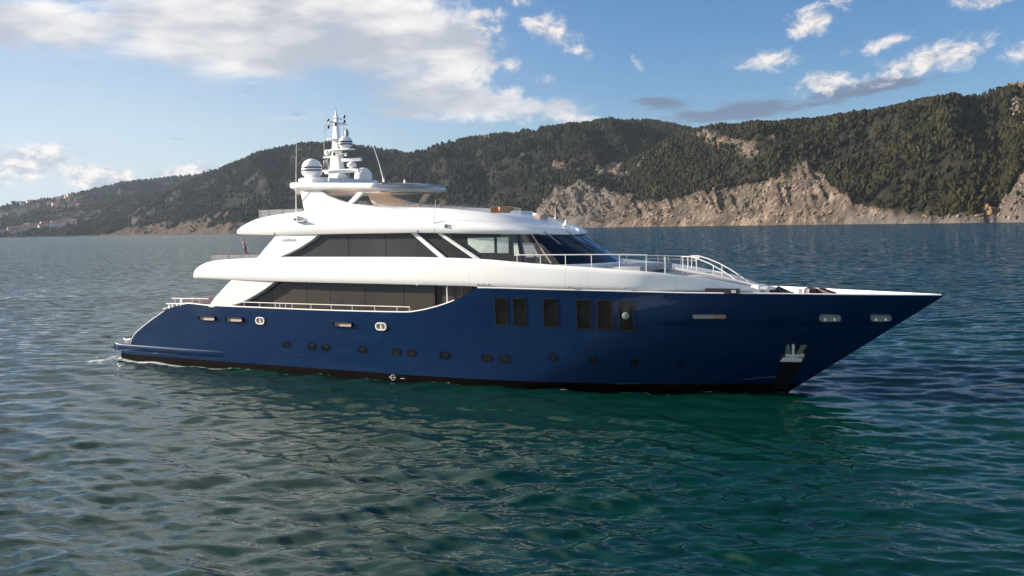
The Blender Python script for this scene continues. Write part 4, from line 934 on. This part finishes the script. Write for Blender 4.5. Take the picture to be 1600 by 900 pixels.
# crags
crag = (1 - np.abs(2 * fbm(HX / 34 + HY / 90, HY / 60, 61, 5) - 1)); cr2 = fbm(HX / 9, HY / 12, 63, 4)
fis = 1 - np.abs(2 * fbm(uM / 11 + (HR - 1000) / 55, HR / 170, 67, 4) - 1)
HZ = HZ + land * (fine - .5) * 14 * np.clip(HZ / 60, 0, 1) + rock * np.where(uM > 1540, .15, np.clip((YP - 225) / 25, .55, 1)) * land * ((crag - .6) * 18 + (cr2 - .5) * 12 + (fis - .62) * 15) * np.clip(HZ / 30, .12, 1)
beach = np.clip(1 - (HR - shore[None, :]) / 22, 0, 1) * (uM > 1320)
HZ = np.where(HR < shore[None, :], -4.0, np.maximum(HZ, .25 + .6 * land))
m, t, p = newmat('hillside')
tcn = nd(t, 'ShaderNodeTexCoord'); O = tcn.outputs['Object']
a1 = nd(t, 'ShaderNodeAttribute'); a1.attribute_name = 'rock'
mp = nd(t, 'ShaderNodeMapping'); setin(mp, 'Scale', (1, 1, .45)); setin(mp, 'Rotation', (R(20), R(25), R(30))); t.links.new(O, mp.inputs[0])
rn = noise(t, mp.outputs[0], .035, 8, .66, .5); rn2 = noise(t, mp.outputs[0], .16, 5, .7)
rc = mixc(t, maprange(t, rn, .38, .62), (.07, .046, .032), (.18, .135, .10))
rc = mixc(t, maprange(t, rn2, .40, .62), rc, (.26, .205, .16))
rc = mixc(t, maprange(t, noise(t, O, .012, 3), .55, .7), rc, (.22, .13, .075))
mp2 = nd(t, 'ShaderNodeMapping'); setin(mp2, 'Scale', (.10, .10, .022)); setin(mp2, 'Rotation', (R(30), R(-24), R(15))); t.links.new(O, mp2.inputs[0])
rc = mixc(t, math_n(t, 'MULTIPLY', maprange(t, noise(t, mp2.outputs[0], 1.0, 6, .65), .50, .60), .7), rc, (.085, .058, .042))
a3 = nd(t, 'ShaderNodeAttribute'); a3.attribute_name = 'brown'
rc = mixc(t, math_n(t, 'MULTIPLY', maprange(t, noise(t, O, .03, 5, .65), .42, .55), .75), rc, (.060, .050, .036))
rc = mixc(t, math_n(t, 'MULTIPLY', a3.outputs['Fac'], .8), rc, (.075, .050, .034))
a2 = nd(t, 'ShaderNodeAttribute'); a2.attribute_name = 'scree'
rc = mixc(t, math_n(t, 'MULTIPLY', a2.outputs['Fac'], .8), rc, (.125, .108, .098))
gn = noise(t, O, .05, 6, .65); gn2 = noise(t, O, .35, 3, .7)
gc = mixc(t, maprange(t, gn, .35, .65), (.008, .009, .005), (.026, .021, .011)); gc = mixc(t, maprange(t, gn2, .5, .7), gc, (.034, .027, .014))
t.links.new(mixc(t, a1.outputs['Fac'], gc, rc), p.inputs['Base Color']); setin(p, 'Roughness', .95); setin(p, 'Specular IOR Level', .15)
mps = nd(t, 'ShaderNodeMapping'); setin(mps, 'Scale', (.16, .16, .035)); setin(mps, 'Rotation', (R(28), R(-22), R(15))); t.links.new(O, mps.inputs[0])
bh = math_n(t, 'ADD', math_n(t, 'MULTIPLY', rn, 12.0), math_n(t, 'MULTIPLY', rn2, 3.0)); b = nd(t, 'ShaderNodeBump'); setin(b, 'Strength', 1.0); setin(b, 'Distance', 1.6); t.links.new(bh, b.inputs['Height']); t.links.new(b.outputs[0], p.inputs['Normal'])
scree = np.clip(patch(905, 325, 45, 40, 1.3) + patch(870, 340, 40, 25, 1.0) + patch(935, 305, 22, 26, .7), 0, 1) + np.clip((uM - 1545) / 30, 0, 1) * (YP > 235) * .5 + beach
hills = big_mesh('hills', np.stack([HX, HY, HZ], -1).reshape(-1, 3), grid_faces(*HR.shape), m, {'rock': np.maximum(rock, beach), 'scree': np.clip(scree, 0, 1), 'brown': np.clip((780 - uM) / 60, 0, 1)})
tag(hills, None, None, kind='structure')

# ---- forest: jagged low crowns scattered over the slopes, one mass
def crown_proto(seed, nr, nc, tall):
    g = np.random.default_rng(seed); v = [(0, 0, -.06)]
    for i in range(nr):
        k = (i + .7) / (nr + .3); rad = (math.sin(math.pi * min(1, k * .92 + .08)) ** .7) * .5 * (1 - .35 * k * tall)
        for j in range(nc):
            a = 2 * math.pi * (j + .5 * (i % 2)) / nc; q = rad * g.uniform(.62, 1.3)
            v.append((q * math.cos(a), q * math.sin(a), k + g.uniform(-.09, .09)))
    v.append((g.uniform(-.06, .06), g.uniform(-.06, .06), 1.0)); f = []
    for j in range(nc): f.append((0, 1 + (j + 1) % nc, 1 + j))
    for i in range(nr - 1):
        for j in range(nc):
            a = 1 + i * nc + j; b = 1 + i * nc + (j + 1) % nc; f.append((a, b, b + nc)); f.append((a, b + nc, a + nc))
    for j in range(nc): f.append((1 + (nr - 1) * nc + j, 1 + (nr - 1) * nc + (j + 1) % nc, len(v) - 1))
    return np.array(v), np.array(f)
m, t, p = newmat('forest_foliage')
at = nd(t, 'ShaderNodeAttribute'); at.attribute_name = 'tint'
tcn = nd(t, 'ShaderNodeTexCoord'); n = noise(t, tcn.outputs['Object'], .55, 4, .7)
c1 = mixc(t, maprange(t, at.outputs['Fac'], 0, .5, 0, 1, False), (.007, .0085, .003), (.027, .0225, .0075)); c1 = mixc(t, maprange(t, at.outputs['Fac'], .5, .86, 0, 1, False), c1, (.048, .034, .012)); c1 = mixc(t, maprange(t, at.outputs['Fac'], .93, .97), c1, (.036, .044, .015))
c1 = mixc(t, maprange(t, n, .35, .68), c1, (.011, .012, .005)); t.links.new(c1, p.inputs['Base Color']); setin(p, 'Roughness', .9); setin(p, 'Specular IOR Level', .1)
FOREST = m
i0 = np.arange(HR.shape[0] - 1); 
cx_ = .25 * (HX[:-1, :-1] + HX[1:, :-1] + HX[:-1, 1:] + HX[1:, 1:]); 
dA = np.hypot(HX[1:, :-1] - HX[:-1, :-1], HY[1:, :-1] - HY[:-1, :-1]) * np.hypot(HX[:-1, 1:] - HX[:-1, :-1], HY[:-1, 1:] - HY[:-1, :-1])
vis = (HZ[:-1, :-1] > 3) & (uM[:-1, :-1] > -160) & (uM[:-1, :-1] < 1760)
rk = rock[:-1, :-1]; clear_ = sum(patch(*a) for a in [(25, 361, 24, 6), (55, 353, 28, 6), (92, 353, 22, 6), (105, 345, 20, 6), (40, 318, 36, 5, .8), (104, 311, 26, 7, .8), (92, 324, 14, 5, .8), (142, 339, 8, 4), (158, 334, 6, 4), (216, 316, 8, 4), (240, 315, 6, 4), (1586, 136, 14, 8)])[:-1, :-1]
open_ = np.clip(1 - 1.3 * clear_, 0, 1) * np.clip((fbm(HX[:-1, :-1] / 120, HY[:-1, :-1] / 120, 91, 4) - .33) * 6, .10, 1)
dist = HR[:-1, :-1]
def scatter(name, sel, spacing, size, protos, n_max, label):
    w = dA * sel * vis * open_ * (.35 + 1.3 * np.clip((fbm(HX[:-1, :-1] / 34, HY[:-1, :-1] / 34, 97, 3) - .36) * 4, 0, 1)) * np.clip(1 - rk * 1.25, .30 * np.clip((fbm(HX[:-1, :-1] / 38, HY[:-1, :-1] / 38, 95, 4) - .56) * 8, 0, 1), 1) / spacing ** 2
    n = np.minimum(rng.poisson(np.minimum(w, 30)), 30); idx = np.repeat(np.arange(w.size), n.ravel())
    if len(idx) > n_max: idx = rng.choice(idx, n_max, replace=False)
    I, J = np.unravel_index(idx, w.shape); a, b = rng.random(len(I)), rng.random(len(I))
    def bil(Q): return (Q[I, J] * (1 - a) + Q[I + 1, J] * a) * (1 - b) + (Q[I, J + 1] * (1 - a) + Q[I + 1, J + 1] * a) * b
    x, y, z = bil(HX), bil(HY), bil(HZ); rkv = rock[I, J]
    hsz = size * (.40 + 1.25 * rng.random(len(I)) ** 2.2 + .5 * (fbm(x / 70, y / 70, 23, 3) - .4)) * np.where(rkv > .4, .5, 1.0); wid = hsz * rng.uniform(.50, .85, len(I)); yaw = rng.random(len(I)) * 6.283
    tint = np.clip(.62 * fbm(x / 90, y / 90, 13, 4) + .75 * rng.random(len(I)) - .22, 0, .9); gr = fbm(x / 60, y / 60, 15, 3); tint = np.where((gr > .66) & (rng.random(len(I)) < .4), 1.0, tint)
    k = rng.integers(0, len(protos), len(I)); VV = []; FF = []; TT = []; base = 0
    for q, (pv, pf) in enumerate(protos):
        s_ = k == q; n_ = int(s_.sum())
        if not n_: continue
        c_, d_ = np.cos(yaw[s_])[:, None], np.sin(yaw[s_])[:, None]
        X_ = x[s_][:, None] + (pv[:, 0] * c_ - pv[:, 1] * d_) * wid[s_][:, None]; Y_ = y[s_][:, None] + (pv[:, 0] * d_ + pv[:, 1] * c_) * wid[s_][:, None]
        Z_ = z[s_][:, None] - .8 + pv[None, :, 2] * hsz[s_][:, None]
        VV.append(np.stack([X_, Y_, Z_], -1).reshape(-1, 3)); FF.append((pf[None] + (base + np.arange(n_) * len(pv))[:, None, None]).reshape(-1, 3)); TT.append(np.repeat(tint[s_], len(pv))); base += n_ * len(pv)
    o = big_mesh(name, np.concatenate(VV), np.concatenate(FF), FOREST, {'tint': np.concatenate(TT)}, smooth=False)
    tag(o, label, 'forest', kind='stuff'); return len(I)
near = [crown_proto(s, 3, 5, .9 if s % 2 else .4) for s in range(8)]
mid = [crown_proto(s + 20, 2, 5, .7) for s in range(5)]; far = [crown_proto(s + 40, 2, 4, .5) for s in range(4)]
onA = (dist < (LA['rc'] + 60)[None, :-1]) & (uM[:-1, :-1] > 815) & (LA['H'][None, :-1] > 3)
onD = dist > 3900
cnt = [scatter('forest', onA, 3.1, 6.8, near, 160000, 'dark green and brown woodland covering the steep headland on the right'),
       scatter('forest', ~onA & (dist < 2950) & ~onD, 5.0, 9.0, mid, 150000, 'dark woodland covering the hill behind the yacht'),
       scatter('forest', ~onA & (dist >= 2950) & ~onD, 7.5, 10.5, far, 110000, 'dark woodland on the long ridge rising behind the stern of the yacht'),
       scatter('forest', onD, 13.0, 14, far, 60000, 'bluish woodland on the farthest ridge at the left')]
# broken rock on the cliffs and scree, uncountable
m, t, p = newmat('broken_rock'); at = nd(t, 'ShaderNodeAttribute'); at.attribute_name = 'tint'
tcn = nd(t, 'ShaderNodeTexCoord'); n = noise(t, tcn.outputs['Object'], .6, 4, .7)
c1 = mixc(t, at.outputs['Fac'], (.10, .072, .052), (.29, .23, .175)); c1 = mixc(t, maprange(t, n, .45, .7), c1, (.20, .15, .11)); t.links.new(c1, p.inputs['Base Color']); setin(p, 'Roughness', .95); setin(p, 'Specular IOR Level', .1)
rkq = rock[:-1, :-1]; brq = (uM[:-1, :-1] > 800) & (dist < 2300) & (rkq > .35)
w = dA * brq * vis * rkq * np.clip((fbm(HX[:-1, :-1] / 26, HY[:-1, :-1] / 26, 99, 4) - .40) * 6, .08, 1) / 5.0 ** 2
n_ = np.minimum(rng.poisson(np.minimum(w, 20)), 20); idx = np.repeat(np.arange(w.size), n_.ravel())
if len(idx) > 60000: idx = rng.choice(idx, 60000, replace=False)
I, J = np.unravel_index(idx, w.shape); a, b = rng.random(len(I)), rng.random(len(I))
def bil(Q): return (Q[I, J] * (1 - a) + Q[I + 1, J] * a) * (1 - b) + (Q[I, J + 1] * (1 - a) + Q[I + 1, J + 1] * a) * b
x, y, z = bil(HX), bil(HY), bil(HZ); sz = 1.2 + 4.2 * rng.random(len(I)) ** 2.5; wd = sz * rng.uniform(.7, 1.5, len(I)); tn = np.clip(.2 + .75 * rng.random(len(I)), 0, 1); VV = []; FF = []; TT = []; base_ = 0; kq = rng.integers(0, 4, len(I))
for q in range(4):
    pv, pf = crown_proto(70 + q, 2, 5, .3); s_ = kq == q; c_, d_ = np.cos(tn * 91)[s_][:, None], np.sin(tn * 91)[s_][:, None]; nn = int(s_.sum())
    VV.append(np.stack([x[s_][:, None] + (pv[:, 0] * c_ - pv[:, 1] * d_) * wd[s_][:, None] * 1.3, y[s_][:, None] + (pv[:, 0] * d_ + pv[:, 1] * c_) * wd[s_][:, None] * 1.3, z[s_][:, None] - sz[s_][:, None] * .3 + pv[None, :, 2] * sz[s_][:, None]], -1).reshape(-1, 3))
    FF.append((pf[None] + (base_ + np.arange(nn) * len(pv))[:, None, None]).reshape(-1, 3)); TT.append(np.repeat(tn[s_], len(pv))); base_ += nn * len(pv)
o = big_mesh('broken_rock', np.concatenate(VV), np.concatenate(FF), m, {'tint': np.concatenate(TT)}, smooth=False); tag(o, 'broken rock and scree on the sea cliffs', 'rocks', kind='stuff')
print('trees', cnt, 'rocks', len(I))

# ---- placing things on the slope by bearing and height angle
from math import atan, tan, cos
def on_slope(u, y, rmin=0, rmax_=9e9):
    j = int(np.clip(np.searchsorted(uu, u), 1, len(uu) - 1)); e = float(elev(u, y)); colz = HZ[:, j]; colr = HR[:, j]
    for i in range(2, len(colr)):
        if colr[i] < rmin or colr[i] > rmax_: continue
        if math.atan2(colz[i] - CAM_H, colr[i]) >= e: return Vector((HX[i, j], HY[i, j], colz[i]))
    i = int(np.argmax(np.where((colr >= rmin) & (colr <= rmax_), np.arctan2(colz - CAM_H, colr), -9))); return Vector((HX[i, j], HY[i, j], colz[i]))
wall_m = [simple('house_wall_%s' % c_, v_, .8, var=.08) for c_, v_ in (('cream', (.62, .52, .40)), ('pink', (.56, .37, .28)), ('white', (.76, .73, .68)), ('ochre', (.52, .35, .18)))]
roof_m = simple('clay_tile_roof', (.27, .11, .065), .85, var=.25, vscale=.4); win_m = simple('house_window', (.02, .02, .025), .3)
def house_mesh(w, d, h, wm):
    v = [(-w, -d, -6), (w, -d, -6), (w, d, -6), (-w, d, -6), (-w, -d, h), (w, -d, h), (w, d, h), (-w, d, h), (-w, 0, h + d * .55), (w, 0, h + d * .55)]
    f = [(0, 1, 5, 4), (1, 2, 6, 9, 5), (2, 3, 7, 6), (3, 0, 4, 8, 7)]; mi_ = [0] * 4
    e = .4; k = len(v); zr = h + d * .55 + .18
    v += [(-w - e, -d - e, h - .15), (w + e, -d - e, h - .15), (w + e, 0, zr), (-w - e, 0, zr), (-w - e, d + e, h - .15), (w + e, d + e, h - .15)]
    f += [(k, k + 1, k + 2, k + 3), (k + 3, k + 2, k + 5, k + 4)]; mi_ += [1, 1]
    for q in (-.55, .0, .55):
        for zz in ((1.2,) if h < 5 else (1.2, h - 2.4)):
            k = len(v); v += [(q * w - .5, -d - .03, zz), (q * w + .5, -d - .03, zz), (q * w + .5, -d - .03, zz + 1.3), (q * w - .5, -d - .03, zz + 1.3)]; f.append((k, k + 1, k + 2, k + 3)); mi_.append(2)
    me = bpy.data.meshes.new('house'); me.from_pydata(v, [], f); me.polygons.foreach_set('material_index', mi_)
    for mm in (wm, roof_m, win_m): me.materials.append(mm)
    me.update(); return me
hm = [house_mesh(w, d, h, wall_m[i % 4]) for i, (w, d, h) in enumerate([(5, 4, 7), (6, 4.5, 6), (7, 4.5, 8.5), (4.5, 4, 6.5), (8, 5, 6), (5, 4.5, 9.5)])]
def put_house(u, y, label, group, scale=1.0, rmin=0, rmax_=9e9, mesh=None, cat='house', sink=0.):
    q = on_slope(u, y, rmin, rmax_); o = bpy.data.objects.new('house', mesh or random.choice(hm)); COL.objects.link(o)
    o.location = (q.x, q.y, q.z + 1.5 - sink); o.rotation_euler = (0, 0, -math.atan2(q.x, q.y) + random.uniform(-.5, .5)); o.scale = (scale,) * 3
    tag(o, label, cat, group); return o
hr = random.Random(4)
VILL = [(4, 364), (9, 362), (12, 366), (15, 364), (6, 366), (19, 361), (23, 360), (26, 357), (28, 355), (31, 356), (34, 354), (36, 357), (39, 358), (38, 353), (42, 351), (45, 353), (48, 350), (40, 349), (46, 348), (50, 357), (53, 350), (57, 348), (56, 356), (60, 356), (63, 354), (66, 355), (62, 358), (73, 352), (72, 356), (80, 354), (84, 354), (88, 355), (91, 354), (94, 353), (97, 355), (92, 349), (98, 348), (100, 346), (104, 345), (99, 344), (108, 350), (112, 344), (116, 340), (113, 345), (119, 339), (30, 362), (20, 365), (68, 360), (102, 352)]
for u, y in VILL: put_house(u, y + 1.0, 'small red-roofed house in the shore village at far left', 'houses of the shore village', hr.uniform(1.6, 2.2), 2600, 3500)
RIDGE = [(26, 319), (29, 318), (33, 318), (36, 317), (38, 319), (41, 317), (44, 318), (47, 316), (50, 315), (53, 316), (40, 321), (56, 315), (66, 314.5), (84, 313), (88, 313), (92, 312), (96, 311.5), (98, 310), (103, 308.5), (106, 307.5), (110, 306.5), (114, 305.5), (118, 304.5), (82, 319), (88, 324), (92, 327), (66, 323), (94, 322), (127, 324), (114, 325), (6, 338), (15, 337), (3, 342)]
for u, y in RIDGE: put_house(u, y + 1.0, 'tiny pale house among trees high on the farthest left ridge', 'houses on the far ridge', hr.uniform(1.2, 1.8), 3700, 5300)
put_house(142.5, 339.5, 'single white house standing apart on the slope right of the shore village', None, 1.5, 2600, 3500, mesh=house_mesh(6, 5, 7, wall_m[2]))
put_house(158.5, 334, 'smaller white house, rightmost on the slope above the shore village', None, 1.15, 2600, 3500, mesh=house_mesh(5, 4, 6, wall_m[2]))
put_house(216, 316, 'long low white house alone in the woods of the left ridge', None, 1.3, 2600, 3500, mesh=house_mesh(9, 4, 5, wall_m[2]))
put_house(240, 315.5, 'lone cream house in the woods, farthest from the village', None, 1.2, 2600, 3500, mesh=house_mesh(5, 4, 6, wall_m[0]))
put_house(1586, 137.5, 'ochre stone house on the rocky crest at the far right', None, 1.0, 1250, 1620, mesh=house_mesh(10, 5, 4, wall_m[3]), sink=3)
# church tower of the village
q = on_slope(77, 355, 2600, 3500); ct = empty('church_tower', (q.x, q.y, q.z), 0); tag(ct, 'pale church bell tower with a pointed roof in the shore village', 'church tower')
mb = MB(); mb.box((-3, -3, -4), (3, 3, 15)); mb.out('tower_wall', wall_m[2], ct)
mb = MB(); mb.lathe([(4.2, 15), (2.4, 18), (.1, 23)], (0, 0, 0), 8); mb.out('spire', roof_m, ct)
mb = MB()
for a in (-1, 1): mb.box((-1, a * 3.04 - .03, 10), (1, a * 3.04 + .03, 13.5))
mb.out('belfry_opening', win_m, ct)
# radio mast on the left ridge
q = on_slope(416, 236, 2600, 3700); rm = empty('radio_mast', (q.x, q.y, q.z), 0); tag(rm, 'thin lattice radio mast on the wooded crest left of the yacht', 'mast')
mb = MB()
for a, b in ((-1, -1), (1, -1), (0, 1)): mb.tube([(a * 1.2, b * 1.2, 0), (a * .3, b * .3, 34)], .22, 5)
for k in range(8): z = 2 + 4 * k; r_ = 1.2 - .9 * z / 34; mb.tube([(-r_, -r_, z), (r_, -r_, z), (0, r_, z)], .12, 4, True)
mb.out('lattice', M['grey'], rm)
mb = MB(); mb.tube([(0, 0, 33), (0, 0, 41)], .15, 5); mb.out('antenna_rod', M['grey'], rm)
# umbrella pine on the right crest
def leaf_cloud(g, n, c, rad, size):
    v = []; f = []
    for _ in range(n):
        d = g.normal(size=3); d /= np.linalg.norm(d); q_ = np.array(c) + d * np.array(rad) * g.uniform(.45, 1.0) ** .5
        a = g.normal(size=3); a /= np.linalg.norm(a); b = np.cross(a, d); b /= np.linalg.norm(b) + 1e-6; k = len(v); s_ = size * g.uniform(.6, 1.3)
        v += [tuple(q_ - a * s_ - b * s_ * .6), tuple(q_ + a * s_ - b * s_ * .5), tuple(q_ + a * s_ * .8 + b * s_ * .7), tuple(q_ - a * s_ * .7 + b * s_ * .6)]; f.append((k, k + 1, k + 2, k + 3))
    return v, f
fol = simple('pine_foliage', (.022, .026, .012), .9, var=.4, vscale=.5); bark = simple('pine_bark', (.06, .045, .035), .9)
q = on_slope(1558, 139, 1250, 1620); pn = empty('umbrella_pine', (q.x, q.y, q.z), 0); tag(pn, 'lone umbrella pine breaking the skyline of the right headland', 'tree')
mb = MB(); mb.tube([(0, 0, -2), (.3, 0, 4), (-.2, 0, 8), (.5, 0, 12)], [.5, .42, .36, .25], 8)
for a, b, z in ((2.6, 0, 12.6), (-2.5, .6, 12.2), (.6, 2, 12.8), (1.5, -2, 12.4)): mb.tube([(0, 0, 8.5), (a * .5, b * .5, 10.8), (a, b, z)], [.22, .16, .08], 6)
mb.out('trunk', bark, pn)
g = np.random.default_rng(8); mb = MB()
for c_, rd in (((0, 0, 13), (3.4, 3.2, 1.5)), ((2.6, .3, 12.7), (2.0, 2, 1.1)), ((-2.6, .4, 12.5), (2.2, 2, 1.1)), ((.5, -2, 12.6), (2, 1.8, 1.0))):
    v, f = leaf_cloud(g, 240, c_, rd, .42); mb.add(v, f)
mb.out('crown', fol, pn, smooth=False)
# boulders on the beach
def boulder(u, y, r, mat, label, group=None, seed=0):
    q = on_slope(u, y, 700, 1400); g = np.random.default_rng(seed); import bmesh as _b
    bm = _b.new(); _b.ops.create_icosphere(bm, subdivisions=3, radius=1)
    off = g.random(3) * 9
    for v_ in bm.verts:
        c_ = v_.co.copy(); k = 1 + .35 * math.sin(c_.x * 3.1 + off[0]) * math.cos(c_.y * 2.7 + off[1]) + .22 * math.sin(c_.z * 5.3 + off[2] + c_.x * 4) + g.normal(0, .05)
        v_.co = Vector((c_.x * r[0], c_.y * r[1], c_.z * r[2])) * k
    me = bpy.data.meshes.new('boulder'); bm.to_mesh(me); bm.free(); me.materials.append(mat)
    o = bpy.data.objects.new('boulder', me); COL.objects.link(o); o.location = (q.x, q.y, q.z + r[2] * .35); o.rotation_euler = (0, 0, g.uniform(0, 6)); tag(o, label, 'boulder', group); return o
orock = simple('orange_rock', (.20, .12, .06), .95, var=.35, vscale=.5); prock = simple('pale_rock', (.24, .19, .155), .95, var=.3, vscale=.5)
boulder(1545, 337, (4.6, 4, 5.0), orock, 'large orange boulder standing above the pebble beach at right', seed=1)
boulder(1446, 342, (3.2, 3, 2.0), orock, 'low orange rock at the left end of the pebble beach', seed=2)
boulder(1483, 342.5, (1.8, 2, 1.9), prock, 'tall pinkish rock on the beach, first right of the low orange rock', seed=3)
boulder(1497, 342, (2.0, 2, 1.5), prock, 'round pale rock on the beach, second right of the low orange rock', seed=4)
boulder(1526, 342, (1.9, 2, 1.1), prock, 'flat pale rock on the beach just left of the large orange boulder', seed=5)
boulder(1578, 342, (1.6, 2, 1.2), prock, 'small pale rock at the right end of the beach below the scree', seed=6)
# ---- the air between here and the far ridges
m, t, p = newmat('haze_air'); t.nodes.remove(p); vp = nd(t, 'ShaderNodeVolumePrincipled'); setin(vp, 'Color', (.66, .82, 1.0, 1)); setin(vp, 'Density', .000027); setin(vp, 'Anisotropy', .2)
t.links.new(vp.outputs[0], t.nodes['Material Output'].inputs['Volume'])
mb = MB(); mb.box((-7000, -300, -8), (5000, 6200, 640)); hz = mb.out('haze', m, smooth=False); tag(hz, 'thin blue haze over the bay', None, kind='stuff')
